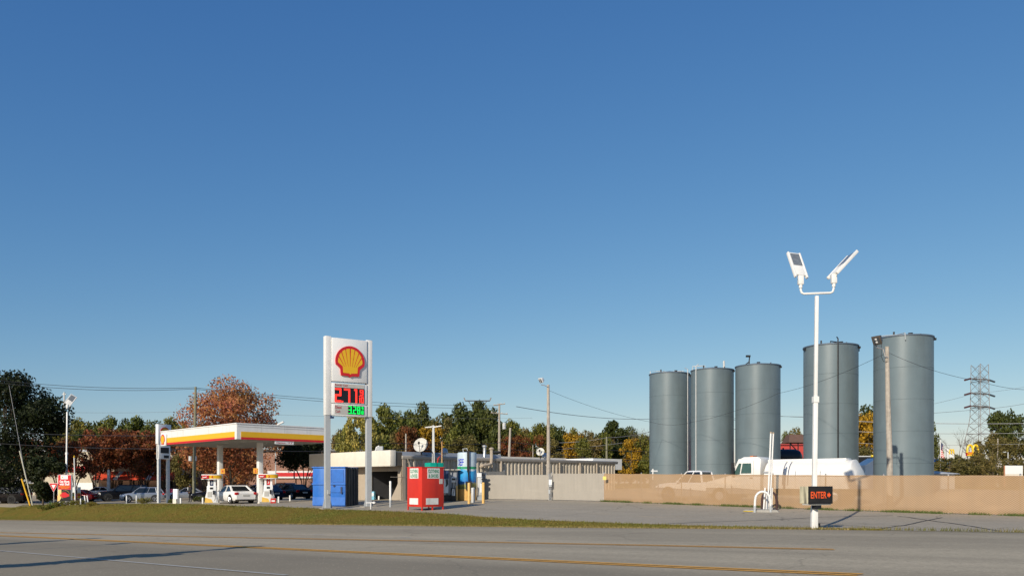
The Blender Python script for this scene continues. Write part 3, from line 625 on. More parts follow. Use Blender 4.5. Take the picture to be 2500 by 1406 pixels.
# ---------------------------------------------------------------- second price sign (left)
def small_sign():
    o = P(399, 24); t = thing('price_sign', 'narrow second price sign seen edge-on at the left end of the canopy', 'sign', (o.x, o.y, 0), R_(62)); Z = lambda y: CH + (HY - y)/24.
    for x in (-.55, .55):
        MB().box(x*1.0-.13, x*1.0+.13, -.12, .12, o.z-.3, Z(1121)).build('post', LGREY, t); MB().box(x-.15, x+.15, -.14, .14, Z(1121), Z(1036)).build('post_cladding', WHITE, t)
    MB().box(-.78, .78, -.2, .2, Z(1084), Z(1036)).build('emblem_panel', PURE, t, bevel=.02); MB().box(-.7, .7, -.19, .19, Z(1120), Z(1086)).build('price_panel', PURE, t, bevel=.02)
    for x in (0,): shell_emblem(t, 0, Z(1056), 1.1, -.2, .05)
    MB().box(-.5, .5, -.21, -.19, Z(1106), Z(1092)).box(-.1, .5, -.21, -.19, Z(1118), Z(1111)).build('price_display', BLACK, t)
small_sign()

# ---------------------------------------------------------------- canopy
ST = R_(44.6)
def canopy():
    C0 = P(578, 33); t = thing('station_canopy', 'white gas station canopy with yellow and red fascia band', 'canopy', (C0.x, C0.y, 0), ST)
    L, W, zb, zt = 7.8, 14.2, CH + (HY-1072)/33, CH + (HY-1032.5)/33
    MB().box(0, L, 0, W, zb+.02, zt).build('fascia', WHITE, t)
    MB().box(.15, L-.15, .15, W-.15, zb-.02, zb+.0).build('soffit', mat('soffit_grey', (.28, .27, .25), .7), t)
    h = zt - zb
    MB().box(.33, L-.1, -.02, 0, zb+.16*h, zb+.5*h).box(-.02, 0, .33, W-.4, zb+.16*h, zb+.5*h).build('yellow_band', YELLOW, t)
    MB().box(.33, L-.1, -.022, 0, zb+.02, zb+.16*h-.003).box(-.022, 0, .33, W-.4, zb+.02, zb+.16*h-.003).build('red_band', SIGNRED, t)
    MB().box(.05, L, -.03, 0, zt-.42*h*.42, zt-.42*h*.38).box(-.05, L, -.05, .0, zt-.04, zt+.03).box(-.05, 0, 0, W, zt-.04, zt+.03).build('trim', PURE, t)
    sj = MB()
    for q in range(1, 6): sj.box(-.006, -.0, W*q/6-.012, W*q/6+.012, zb+.5*h, zt-.05)
    for q in range(1, 4): sj.box(L*q/4-.012, L*q/4+.012, -.006, 0, zb+.5*h, zt-.05)
    sj.build('panel_joints', LGREY, t)
    em = MB().box(-.16, -.03, W-1.45, W-.35, zb-.06, zt-.25).build('emblem_box', PURE, t, bevel=.03)
    # emblem facing the road on the left face (local -x)
    e = MB(); k = .44; cz = (zb + zt)/2 - .13; cy = W - .9
    out = arc(0, 0, 1.0, -14, 194, 16) + [(-.67, -.5), (-.62, -.93), (.62, -.93), (.67, -.5)]
    def px_(pts, x0, x1):
        n = len(pts); vs = [(x0, cy - a*k, cz + b*k) for a, b in pts] + [(x1, cy - a*k, cz + b*k) for a, b in pts]
        return vs, [tuple(range(n)), tuple(reversed(range(n, 2*n)))] + [(i, (i+1)%n, n+(i+1)%n, n+i) for i in range(n)]
    MB().add(*px_(out, -.19, -.16)).build('emblem_border', SIGNRED, t); MB().add(*px_([(a*.78, b*.78) for a, b in out], -.2, -.19)).build('emblem_rays', YELLOW, t)
    # clearance sign under the right face
    g = MB().box(3.1, 4.7, .02, .06, zb-.24, zb+.0).build('clearance_sign', PURE, t); text(MB(), 'Clearance - 14\' 6"', 3.9, zb-.12, 1.4, .13, .015).build('lettering', TXR, g, fixn=False)
    for cx, cy in ((3.2, 2.6), (3.0, 9.2)):
        g = H(*((t.matrix_basis @ Vector((cx, cy, 0)))[:2])); c = MB().box(cx-.19, cx+.19, cy-.19, cy+.19, g-.1, zb-.02).build('column', WHITE, t, bevel=.02)
    for cx in (1.5, 4.8):
        for cy in (2, 5, 9, 12): MB().box(cx-.2, cx+.2, cy-.2, cy+.2, zb-.06, zb-.02).build('canopy_light', LCD, t)
    return t, zb
canopy_t, CZB = canopy()
def cl(x, y): return canopy_t.matrix_basis @ Vector((x, y, 0))
def flag(txt, cx, cy, z, lab, dx):
    p = cl(cx, cy); t = thing('pump_number_flag', lab, 'sign', (p.x, p.y, H(p.x, p.y)), R_(8), 'orange number flags on the canopy columns')
    b = MB().box(dx-.17, dx+.17, -.22, -.19, z, z+.42).build('panel', mat('flag_orange', (.75, .35, .04), .5), t); text(MB(), txt, dx, z+.21, .13, .24, -.226, .03).build('lettering', RED, b, fixn=False); MB().box(dx-.02, dx+.02, -.19, .0, z+.18, z+.22).build('bracket', STEEL, t)
flag('2', 3.2, 2.6, 2.35, 'orange number 2 flag on the nearer canopy column', -.3); flag('4', 3.0, 9.2, 2.45, 'upper orange number 4 flag on the farther canopy column', .26); flag('3', 3.0, 9.2, 1.95, 'lower orange number 3 flag on the farther canopy column', -.02)

# fuel pumps
PG = mat('pump_graphic_yellow', (.80, .50, .10), .5)
def pump(num, x, s, lab):
    b = P(x, s); t = thing('fuel_pump', lab, 'fuel pump', b, R_(16), 'fuel pumps under the canopy')
    MB().box(-.62, .62, -.42, .42, -.1, .1).build('island_base', CONC, t)
    prof = [(-.5, .1), (-.46, .55), (-.36, .95), (-.34, 1.42), (.34, 1.42), (.36, .95), (.46, .55), (.5, .1)]
    MB().prism(prof, -.25, .25).build('cabinet', PURE, t, bevel=.02)
    MB().box(-.30, -.14, -.1, .1, 1.42, 1.92).build('column', PURE, t); MB().box(.14, .30, -.1, .1, 1.42, 1.92).build('column', PURE, t)
    MB().box(-.13, .13, -.04, .0, 1.45, 1.85).build('promo_panel', NAVY if num == '4' else SIGNRED, t); text(MB(), '3', 0, 1.65, .1, .2, -.045, .02).build('lettering', PURE, t, fixn=False)
    tp_ = MB(); n = 20; pts = [(.74*math.cos(a)*1.0, .38*math.sin(a)) for a in [2*math.pi*i/n for i in range(n)]]
    def ring(k, z0, z1, m, nm): 
        o = MB(); o.add([(a*k, b*k, z0) for a, b in pts] + [(a*k, b*k, z1) for a, b in pts], [tuple(range(n)), tuple(reversed(range(n, 2*n)))] + [(i, (i+1)%n, n+(i+1)%n, n+i) for i in range(n)]); return o.build(nm, m, t, smooth=True)
    ring(1.04, 1.92, 1.98, PURE, 'topper_edge'); ring(1.0, 1.98, 2.25, YELLOW, 'topper'); ring(1.04, 2.25, 2.31, PURE, 'topper_edge')
    MB().box(-.72, -.2, -.42, -.36, 1.99, 2.24).build('topper_panel', SIGNRED, t); tx = MB(); tx.prism([(-.64, 2.06), (-.64, 2.17), (-.56, 2.11), (-.5, 2.13), (-.44, 2.11), (-.36, 2.19), (-.36, 2.06)], -.426, -.42); tx.build('topper_mark', PURE, t)
    text(MB(), num, .05, 2.115, .12, .18, -.40, .03).build('lettering', SIGNRED, t, fixn=False)
    MB().box(-.12, .12, -.27, -.25, 1.15, 1.3).build('screen', BLACK, t); MB().box(-.3, .02, -.27, -.25, .55, .95).build('price_plate', LCD, t)
    MB().box(.1, .24, -.32, -.25, .75, 1.05).build('nozzle', BLACK, t); MB().tube([(.17, -.32, .95), (.3, -.42, .5), (.25, -.4, .25), (.32, -.3, .8), (.34, -.2, 1.3)], .02, 6).build('hose', BLACK, t)
    MB().prism([(-.5, .1), (-.46, .5), (.0, .36), (.1, .1)], -.262, -.252).build('kick_panel', PG, t)
pump('4', 517, 31, 'white fuel pump number 4 with yellow topper left of the white sedan'); pump('2', 655, 31, 'white fuel pump number 2 with yellow topper right of the white sedan')
rb = thing('trash_box', 'red box standing at the foot of fuel pump number 2', 'box', P(667, 32), R_(16)); MB().box(-.2,.2,-.15,.15,0,.38).build('box', RED, rb, bevel=.02); MB().box(-.12,.12,-.156,-.15,.12,.24).build('label', PURE, rb)

# bollards
def bollard(x, s, h, r, m, lab, group, base=None, lean=0.0):
    t = thing('bollard', lab, 'bollard', P(x, s), 0, group); t.rotation_euler[1] = lean
    if base: MB().cyl((0,0,-.1),(0,0,base), r*.98, n=12).build('base', GREY, t); MB().lathe([(r, base), (r, h-.03), (r*.7, h)], 12).build('post', m, t, smooth=True)
    else: MB().lathe([(r, -.1), (r, h-.03), (r*.7, h)], 12).build('post', m, t, smooth=True)
bollard(953, 37, 1.72, .07, WHITE, 'tall white bollard with grey foot left of the red clothing bin', None, .45)
G1 = 'small white posts at the edge of the station lot'
for x, s, h, lb, ln in ((309,25,.8,'small white post left of the pair in front of the silver SUV',0),(333,25,.8,'small white post in front of the silver SUV door',0),(209,25,.92,'white leaning post left of a leaning pair beside the red sedan',-.12),(216,25,.9,'white leaning post right of a leaning pair beside the red sedan',-.16),(197,25.5,.6,'short white post near the small banners',0)):
    bollard(x, s, h, .055, WHITE, lb, G1, .28, ln)
for x, s, lb in ((441,30,'beige post beside the white kiosk'),(495,30,'white bollard left of fuel pump number 4'),(680,31,'white bollard right of fuel pump number 2'),(708,29,'white bollard in front of the dark sedan tail light'),(925,31,'very short white post before the dark wall of the store')):
    bollard(x, s, .5 if x != 925 else .3, .07, WHITE, lb, G1)
for x, s, h, r, lb in ((1115,34,1.12,.065,'short yellow bollard left of the blue tank'),(1145,36,1.42,.095,'thick yellow bollard in front of the blue tank'),(1180,36,1.42,.095,'thick yellow bollard right of the blue tank')):
    bollard(x, s, h, r, BYEL, lb, 'yellow bollards around the blue tank')

# kiosk with bright panel
kt = thing('kiosk', 'small beige kiosk with a glaring white panel right of the second price sign', 'kiosk', P(430, 29), R_(-25)); MB().box(-.2,.2,-.18,.18,-.1,.42).build('base', CREAM, kt)
MB().box(-.24,.24,-.12,.12,.42,1.25).build('panel', mat('mirror_white', (.95, .95, .97), .3, var=0), kt, bevel=.03); MB().box(.24,.3,-.05,.05,0,1.2).build('side_post', GREY, kt)

# ---------------------------------------------------------------- cars
def paint(nm, c, metal=.2, r=.25): 
    m = mat(nm, c, r, metal, var=.02, spec=.6); m.node_tree.nodes['Principled BSDF'].inputs['Coat Weight'].default_value = .4; return m
PW = paint('car_white', (.80, .79, .76), 0); PB = mat('car_black', (.006, .006, .008), .22, 0, var=.02, spec=.3); PS = paint('car_silver', (.36, .39, .44), .5); PD = paint('car_dark_grey', (.035, .04, .045), .3)
PN = paint('car_navy', (.012, .018, .04), .2); PR = paint('car_red', (.42, .012, .02), .1); TL = mat('tail_light', (.45, .01, .01), .2); HL = mat('headlight_glass', (.75, .75, .75), .1)
SHAPES = {  # L, W, H, body top line [(x frac, z)], cabin bottom (rear, front), cabin top (rear, front), belt z, wheel r, wheel x fracs
 'sedan': (4.7, 1.8, 1.45, [(-.5,.80),(-.47,.95),(-.36,1.0),(-.1,.95),(.2,.93),(.3,.9),(.44,.78),(.49,.62),(.5,.5)], (-.36,.24), (-.19,.06), .93, .33, (-.29,.31)),
 'suv': (4.6, 1.85, 1.68, [(-.5,.85),(-.49,1.05),(-.4,1.08),(0,1.05),(.2,1.03),(.3,1.0),(.44,.88),(.49,.7),(.5,.5)], (-.49,.26), (-.40,.08), 1.03, .37, (-.29,.31)),
 'big_suv': (5.5, 2.0, 1.92, [(-.5,.95),(-.49,1.2),(-.4,1.22),(0,1.2),(.22,1.2),(.3,1.18),(.45,1.1),(.49,.95),(.5,.55)], (-.49,.25), (-.46,.11), 1.18, .42, (-.28,.32)),
 'pickup': (5.6, 2.0, 1.95, [(-.5,1.0),(-.49,1.2),(-.12,1.22),(-.1,1.2),(.2,1.2),(.3,1.18),(.45,1.1),(.49,.95),(.5,.55)], (-.10,.25), (-.07,.11), 1.18, .42, (-.3,.32))}
def car(kind, m, x, s, hx, hy, label, loc=None, name=None, catg='car'):
    L, W, Hh, top, cb, ct, bz, wr, wx = SHAPES[kind]
    b = loc or P(x, s); t = thing(name or ('parked_car' if kind == 'sedan' else ('pickup_truck' if kind == 'pickup' else 'parked_suv')), label, catg, b, math.atan2(hy, hx))
    # body loft
    st = []
    for fx, zt in top:
        e = abs(fx) / .5; w = W/2 * (1 - .14 * max(0, (e - .75) / .25) ** 2)
        zb = .22 + .1 * max(0, (e - .8) / .2); zm = min(zt - .06, .62)
        st.append((fx*L, [(0, zb), (w*.86, zb), (w*.97, zb+.12), (w, zm), (w*.97, zt - .1 if zt - .1 > zm else zm + .02), (w*.88, zt), (0, zt + .03)]))
    vs = []; fs = []; k = 13
    for X, pr in st:
        full = [(X, y, z) for y, z in pr] + [(X, -y, z) for y, z in reversed(pr[1:-1])] ; k = len(full); vs += full
    for i in range(len(st)-1):
        for j in range(k): fs.append((i*k+j, i*k+(j+1)%k, (i+1)*k+(j+1)%k, (i+1)*k+j))
    fs += [tuple(range(k)), tuple((len(st)-1)*k + j for j in range(k))]
    MB().add(vs, fs).build('body', m, t, smooth=True)
    # cabin glass, roof with pillars
    wb, wt = W/2*.90, W/2*.70; xb0, xb1, xt0, xt1 = cb[0]*L, cb[1]*L, ct[0]*L, ct[1]*L
    if kind == 'pickup': xb0, xt0 = cb[0]*L, ct[0]*L
    MB().hexa([(xb0,-wb,bz-.02),(xb1,-wb*.95,bz-.02),(xb1,wb*.95,bz-.02),(xb0,wb,bz-.02)], [(xt0,-wt,Hh-.06),(xt1,-wt,Hh-.06),(xt1,wt,Hh-.06),(xt0,wt,Hh-.06)]).build('windows', GLASS, t)
    rf = MB(); e = .05
    rf.add([(xt0-e,-wt-e,Hh-.09),(xt1+e,-wt-e,Hh-.09),(xt1+e,wt+e,Hh-.09),(xt0-e,wt+e,Hh-.09),(xt0+.1,-wt+.08,Hh),(xt1-.15,-wt+.08,Hh),(xt1-.15,wt-.08,Hh),(xt0+.1,wt-.08,Hh)], [(0,3,2,1),(4,5,6,7),(0,1,5,4),(1,2,6,5),(2,3,7,6),(3,0,4,7)])
    for sg in (-1, 1):
        for fa, fb, r in ((0, 0, .07 if kind != 'sedan' else .09), (.97, .97, .035), (.5, .48, .035)) + (((.22, .2, .04),) if kind in ('big_suv', 'suv') else ()):
            a = Vector((xb0 + (xb1-xb0)*fa, sg*wb*(1.0 if fa < .9 else .955), bz-.04)); c = Vector((xt0 + (xt1-xt0)*fb, sg*(wt+.01), Hh-.07)); rf.tube([a, c], r, 6)
    rf.build('roof', m, t, smooth=True)
    for fx in wx:
        for sg in (-1, 1):
            X = fx*L; y0 = sg*(W/2 - .2); y1 = sg*(W/2 + .012)
            MB().cyl((X, sg*(W/2-.05), wr+.03), (X, sg*(W/2+.006), wr+.03), wr*1.17, n=20).build('wheel_arch', DARK, t)
            wh = MB().cyl((X, y0, wr), (X, y1, wr), wr, n=20).build('wheel', DARK, t, smooth=True)
            rm = MB().cyl((X, y1-sg*.02, wr), (X, y1+sg*.012, wr), wr*.2, n=10)
            for q in range(5):
                a = q*2*math.pi/5; rm.box(0,0,0,0,0,0) if 0 else None
                rm.tube([(X, y1+sg*.008, wr), (X+math.cos(a)*wr*.62, y1+sg*.008, wr+math.sin(a)*wr*.62)], .035, 4)
            rp = []
            for q in range(21): rp.append((X+math.cos(q*math.pi/10)*wr*.62, y1+sg*.006, wr+math.sin(q*math.pi/10)*wr*.62))
            rm.tube(rp, .025, 4, cap=False); rm.build('rim', CHROME if kind != 'big_suv' else BLACK, wh)
    for sg in (-1, 1):
        MB().box(L*.455, L*.497, sg*W*.42-.17, sg*W*.42+.13 if sg < 0 else sg*W*.42+.02, bz-.36, bz-.2).build('headlight', HL, t, bevel=.02)
        MB().box(-L*.503, -L*.455, sg*W*.41-.14, sg*W*.41+.12, bz-.22, bz-.02).build('tail_light', TL, t, bevel=.02)
        MB().box(xb1-.42, xb1-.25, sg*(W/2+.05)-.08, sg*(W/2+.05)+.08, bz+.0, bz+.13).build('wing_mirror', m, t, bevel=.02)
    MB().box(-L*.505, -L*.5, -.26, .26, bz-.34, bz-.2).build('licence_plate', LCD, t)
    MB().box(-L*.503, -L*.49, -.85, .85, .28, .36).build('bumper_trim', BLACK, t); MB().box(L*.49, L*.502, -.5, .5, bz-.5, bz-.32).build('grille', BLACK, t)
    return t
car('sedan', PW, 571, 30.5, -.66, .75, 'white sedan seen from behind parked between the two fuel pumps')
car('sedan', PB, 716, 25, -.68, .73, 'black sedan seen from behind right of fuel pump number 2')
car('suv', PD, 690, 21, -.68, .73, 'dark SUV behind the black sedan under the canopy')
car('sedan', PN, 648, 25.5, -.68, .73, 'navy sedan half hidden by fuel pump number 2')
car('sedan', PW, 628, 18.5, -.9, .3, 'white car far behind the white sedan roof')
car('sedan', PN, 778, 23.5, -.68, .73, 'dark blue sedan half hidden by the blue compactor')
car('sedan', PB, 520, 23, -.88, -.45, 'black car facing left behind fuel pump number 4')
car('sedan', PS, 455, 20.7, -.9, -.42, 'silver grey sedan facing left behind the man in the black jacket')
car('suv', PS, 347, 21.6, -.9, -.4, 'silver SUV facing left behind the small white posts')
car('big_suv', PB, 300, 20.3, -.82, -.57, 'large black SUV facing left behind the silver SUV', catg='car')
car('sedan', PW, 240, 18.2, -.95, -.3, 'white car behind the large black SUV bonnet')
car('sedan', PR, 186, 20.5, -1, .05, 'red sedan behind the red promotion sign')
car('big_suv', PB, 8, 21.5, -1, 0, 'black vehicle in the shade at the far left edge')

# ---------------------------------------------------------------- person
def person():
    b = P(464, 24.5); t = bpy.data.meshes.new('body'); 
    V = [(0,0,.95),(0,0,1.12),(0,0,1.38),(0,0,1.5),(0,.0,1.58),(0,-.01,1.68),
         (-.1,0,.9),(-.11,-.03,.5),(-.12,0,.09),(-.12,-.16,.04),(.1,0,.9),(.12,.03,.5),(.14,.08,.09),(.14,-.08,.04),
         (-.19,0,1.42),(-.27,.02,1.14),(-.14,-.22,1.06),(-.09,-.27,1.07),(.19,0,1.42),(.28,.03,1.14),(.24,-.16,.98),(.22,-.23,.96)]
    E = [(0,1),(1,2),(2,3),(3,4),(4,5),(0,6),(6,7),(7,8),(8,9),(0,10),(10,11),(11,12),(12,13),(2,14),(14,15),(15,16),(16,17),(2,18),(18,19),(19,20),(20,21)]
    Rr = [.16,.15,.17,.07,.085,.085,.09,.06,.045,.035,.09,.06,.045,.035,.07,.05,.035,.03,.07,.05,.035,.03]
    for hnd, dx in ((17, 1), (21, 1)):
        hx, hy, hz = V[hnd]
        for f in range(5):
            o = -.03 + .015*f; L = (.05, .075, .08, .075, .06)[f]; i = len(V)
            V += [(hx + o*.8, hy - .03, hz - .01), (hx + o, hy - .03 - L*.7, hz - .02 - L*.4)]; E += [(hnd, i), (i, i+1)]; Rr += [.009, .008]
    t.from_pydata(V, E, []); o = bpy.data.objects.new('person', t); COL.objects.link(o)
    sm = o.modifiers.new('s', 'SKIN'); 
    for i, r in enumerate(Rr): t.skin_vertices[0].data[i].radius = (r, r*.85)
    t.skin_vertices[0].data[0].use_root = True
    ss = o.modifiers.new('u', 'SUBSURF'); ss.levels = 1
    dg = bpy.context.evaluated_depsgraph_get(); me = bpy.data.meshes.new_from_object(o.evaluated_get(dg)); bpy.data.objects.remove(o)
    for p in me.polygons: p.use_smooth = True
    skin = mat('skin', (.30, .15, .09), .6); trou = mat('dark_trousers', (.025, .025, .028), .8); jack = mat('black_jacket', (.012, .012, .014), .7)
    me.materials.append(skin); me.materials.append(trou)
    for p in me.polygons:
        if p.center.z < .98: p.material_index = 1 if not (p.center.y < -.15 and p.center.z > .5) else 0
    root = bpy.data.objects.new('person', me); COL.objects.link(root); root.location = b; root.rotation_euler = (0, 0, R_(-45))
    props(root, 'man in a black jacket and dark trousers walking left of fuel pump number 4', 'person')
    MB().lathe([(.19, .82), (.21, .9), (.20, 1.1), (.235, 1.35), (.21, 1.46), (.09, 1.53)], 16).tube([(-.2,0,1.42),(-.28,.02,1.14),(-.17,-.17,1.07)], [.085,.07,.055], 8).tube([(.2,0,1.42),(.29,.03,1.14),(.25,-.11,1.01)], [.085,.07,.055], 8).build('jacket', jack, root, smooth=True)
    MB().prism([(-.04,1.2),(.04,1.2),(.05,1.5),(-.05,1.5)], -.235, -.19).build('shirt', PURE, root)
    MB().lathe([(.10, 1.62), (.115, 1.70), (.10, 1.77), (.04, 1.80)], 12, (0, .02)).build('hair', BLACK, root, smooth=True)
    MB().prism([(-.015,1.63),(.015,1.63),(0,1.68)], -.125, -.08).build('nose', skin, root)
    return root
person()

# ---------------------------------------------------------------- left signs
pr = thing('promotion_sign', 'red promotion sign reading Get More with Shell on the grass', 'sign', P(159, 24.5), R_(-12)); pr.scale = (1.15, 1.2, 1.27)
MB().box(-.68,.68,-.08,.08,.3,2.4).build('panel', PURE, pr, bevel=.02)
MB().box(-.62,.66,-.095,-.08,1.25,2.38).build('red_field', SIGNRED, pr); MB().box(-.62,.66,-.093,-.08,.32,1.24).build('dark_field', BLACK, pr)
MB().box(-.62,-.3,-.096,-.093,.7,1.24).prism([(-.68,.32),(-.68,.75),(-.4,.95),(-.3,.6),(-.45,.4)],-.098,-.094).build('glow_shape', mat('graphic_glow', (.85,.55,.2),.5), pr)
MB().box(-.36,.36,-.105,-.095,2.05,2.36).build('logo_plate', PURE, pr); MB().lathe([(.05,0),(.05,.01)],10).build('logo_dot', YELLOW, pr).matrix_local = Matrix.Translation((-.17,-.106,2.2)) @ Matrix.Rotation(R_(90),4,'X')
m_ = MB(); text(m_, 'Get More', 0.02, 1.88, .98, .2, -.1, .04); text(m_, 'with Shell', 0.02, 1.67, .98, .2, -.1, .04); m_.build('lettering', PURE, pr, fixn=False)
m_ = MB(); text(m_, 'More Performance', 0.02, 1.48, 1.05, .09, -.1, .02); text(m_, 'More Savings', .05, 1.36, .7, .09, -.1, .02); m_.build('lettering', YELLOW, pr, fixn=False)
rc = [(.42*math.cos(a)+.12, -.104, .82+.36*math.sin(a)) for a in [i*.35 - .4 for i in range(14)]]; MB().tube(rc, .014, 4).build('graphic_ring', mat('ring_gold', (.5,.4,.1),.5), pr)
MB().prism([(-.4,.72),(-.42,.85),(-.3,.92),(-.2,1.02),(.15,1.03),(.3,.92),(.48,.88),(.5,.72),(.1,.62),(-.2,.62)],-.106,-.098).build('graphic_car', SIGNRED, pr)
for x in (-.5, .5): MB().box(x-.06,x+.06,-.05,.05,-.1,.3).build('leg', GREY, pr)
ys = thing('yield_sign', 'red and white triangular yield sign left of the red promotion sign', 'sign', P(131, 24.5), R_(-5)); ys.scale = (1.1, 1.1, 1.16)
MB().cyl((0,.03,-.1),(0,.03,1.6),.035).build('post', STEEL, ys); tri = lambda k, y0, y1: MB().prism([(-.42*k,1.95-(1-k)*.25),(.42*k,1.95-(1-k)*.25),(0,1.22+(1-k)*.48)], y0, y1)
tri(1.08,-.01,0).build('panel', PURE, ys); tri(1,-.016,-.01).build('red_border', SIGNRED, ys); tri(.48,-.02,-.016).build('white_centre', PURE, ys)
dp = thing('flag_pole', 'white pole with yellow tip between red promotion sign and red sedan', 'pole', P(184, 24.5)); dp.scale = (1, 1, 1.18); MB().cyl((0,0,-.1),(-.12,0,4.0),.065,.05).build('pole', WHITE, dp); MB().lathe([(.07,4.0),(.05,4.15),(.0,4.2)],8,(-.12,0)).build('finial', YELLOW, dp)
for i, x in enumerate((181, 193)):
    bn = thing('banner', ['left small colourful banner behind the white pole', 'right small colourful banner behind the white pole'][i], 'banner', P(x, 24)); bn.scale = (1.1, 1, 1.1); MB().cyl((-.16,0,-.1),(-.16,0,1.9),.015).build('post', STEEL, bn)
    q = MB().box(-.16,.16,-.01,.01,.55,1.65); q.build('cloth', PURE, bn); MB().box(-.14,.14,-.016,-.01,.6,1.1).build('print', YELLOW, bn); MB().box(-.14,.14,-.018,-.016,.85,1.0).build('print', SIGNRED if i else GREEN, bn)
cr = thing('wire_rack', 'red wire rack at the foot of the white pole', 'rack', P(188, 24)); rk = MB()
for x in (-.3,-.1,.1,.3): rk.cyl((x,0,0),(x,0,.95),.015,n=5)
for z in (.1,.5,.95): rk.cyl((-.3,0,z),(.3,0,z),.015,n=5)
rk.build('frame', mat('rack_red', (.3,.12,.1),.6), cr)
# guy wire guard
def leaning(x0, y0, x1, y1, s, r, m, nm, lb, cat, s1=None):
    a = P(x0, s); b = P(x1, s1 or s, y1); o = MB().cyl((0,0,-.2), b - a, r, n=8).solo(nm, m, lb, cat, a, smooth=True); return o
leaning(75, 1237, 53, 1168, 23.3, .09, mat('guard_yellow', (.75,.42,.02),.5), 'guy_wire_guard', 'bright yellow leaning guy-wire guard at the left of the verge', 'guard')
leaning(81, 1239, 48, 1100, 23.4, .07, mat('guard_grey', (.5,.48,.38),.6), 'guy_wire_guard', 'long pale grey leaning guy-wire guard beside the yellow one', 'guard')
a = P(60, 23.4, 1150); MB().tube([(0,0,0), P(22, 23.4, 940) - a], .03, 5).solo('guy_wire', LWIRE, 'grey guy wire running up beyond the left edge from the pale guard', 'wire', a)

# ---------------------------------------------------------------- solar street lamps
PV = mat('solar_cells', (.16, .18, .20), .25, var=.2, scale=8, spec=.6)
def head(mb_parts, base, axis, facing, L, W, parent):
    a = Vector(axis).normalized(); n_ = Vector(facing); n_ = (n_ - a * n_.dot(a)).normalized(); wv = a.cross(n_)
    M = Matrix(((wv.x, a.x, n_.x, base[0]), (wv.y, a.y, n_.y, base[1]), (wv.z, a.z, n_.z, base[2]), (0,0,0,1)))
    def mk(nm, m, *bx, bevel=0):
        b = MB(); b.M = M; b.box(*bx); return b.build(nm, m, parent, bevel=bevel)
    h = mk('lamp_head', WHITE, -W/2, W/2, 0, L, -.045, .045, bevel=.03)
    mk('solar_panel', PV, -W/2*.74, W/2*.74, L*.42, L*.94, .045, .055); mk('side_rail', WHITE, -W/2-.02, -W/2+.05, -.1, L+.01, -.055, .065, bevel=.02); mk('side_rail', WHITE, W/2-.05, W/2+.02, -.1, L+.01, -.055, .065, bevel=.02)
def solar_lamp(x, s, ty, arm, az, lb, heads, topx, hs=1.0):
    b = P(x, s); t = thing('street_lamp', lb, 'street lamp', (b.x, b.y, 0), 0, 'white solar street lamps'); Z = CH + (HY-ty)/s; tx = (topx - x)/s
    mid = b.z + (Z - b.z)*.55
    def lx(z): return tx*(z-b.z)/(Z-b.z)
    for z0, z1, r in ((b.z-.2, mid, .076*hs), (mid, Z-.1, .060*hs)):
        MB().hexa([(lx(z0)-r,-r,z0),(lx(z0)+r,-r,z0),(lx(z0)+r,r,z0),(lx(z0)-r,r,z0)], [(lx(z1)-r,-r,z1),(lx(z1)+r,-r,z1),(lx(z1)+r,r,z1),(lx(z1)-r,r,z1)]).build('pole', WHITE, t, bevel=.01)
    MB().box(lx(mid)-.1,lx(mid)+.1,-.1,.1,mid-.12,mid+.1).build('collar', WHITE, t)
    for (dx, dy), ax, fc, L, W in heads:
        d = Vector((dx, dy, 0)); rise = .4*hs; o = Vector((tx, 0, Z))
        if d.length > .1: MB().tube([o, o + d*.8, o + d*.93 + Vector((0,0,.04)), o + d*.99 + Vector((0,0,.14)), o + d + Vector((0,0,.28))], .042*hs, 8).build('arm', WHITE, t, smooth=True)
        c = o + d + Vector((0, 0, .28))
        MB().cyl(c - Vector((0,0,.06)), c + Vector((0,0,.08)), .065*hs, n=10).build('socket', WHITE, t)
        MB().box(c.x-.1*hs, c.x+.1*hs, c.y-.08*hs, c.y+.08*hs, c.z+.06, c.z+.4*hs).build('neck', WHITE, t, bevel=.02)
        head(None, (c.x, c.y, c.z + .4*hs), ax, fc, L, W, t)
    return t
SL = solar_lamp(1987, 66, 716, .6, 0, 'tall white solar lamp pole with two tilted panels standing by the road', [((-.56, .1), (-.10, .45, .89), (.25, -.85, .45), 1.08, .52), ((.60, -.08), (.80, .34, .80), (-.68, -.08, .72), 1.25, .56)], 1994)
solar_lamp(161, 23.8, 1003, 0, 0, 'white solar lamp pole behind the red promotion sign', [((0, 0), (.42, .35, .80), (.5, -.8, .3), 1.15, .62), ], 164)
# T-lamp behind bin
tl = thing('street_lamp', 'white pole with two flat T-shaped lamp heads behind the red clothing bin', 'street lamp', P(1058, 34)); z0 = P(1058, 34).z
zt = CH + (HY-1038)/34 - z0
MB().hexa([(-.12,-.1,-.1),(.12,-.1,-.1),(.12,.1,-.1),(-.12,.1,-.1)],[(-.07,-.07,zt),(.07,-.07,zt),(.07,.07,zt),(-.07,.07,zt)]).build('pole', LGREY, tl)
MB().hexa([(-.58,-.12,zt-.18),(-.07,-.12,zt-.14),(-.07,.12,zt-.14),(-.58,.12,zt-.18)],[(-.58,-.12,zt-.12),(-.07,-.12,zt-.06),(-.07,.12,zt-.06),(-.58,.12,zt-.12)]).build('lamp_head', WHITE, tl)
MB().hexa([(.07,-.12,zt-.16),(.6,-.12,zt-.06),(.6,.12,zt-.06),(.07,.12,zt-.16)],[(.07,-.12,zt-.08),(.6,-.12,zt+.0),(.6,.12,zt+.0),(.07,.12,zt-.08)]).build('lamp_head', WHITE, tl)
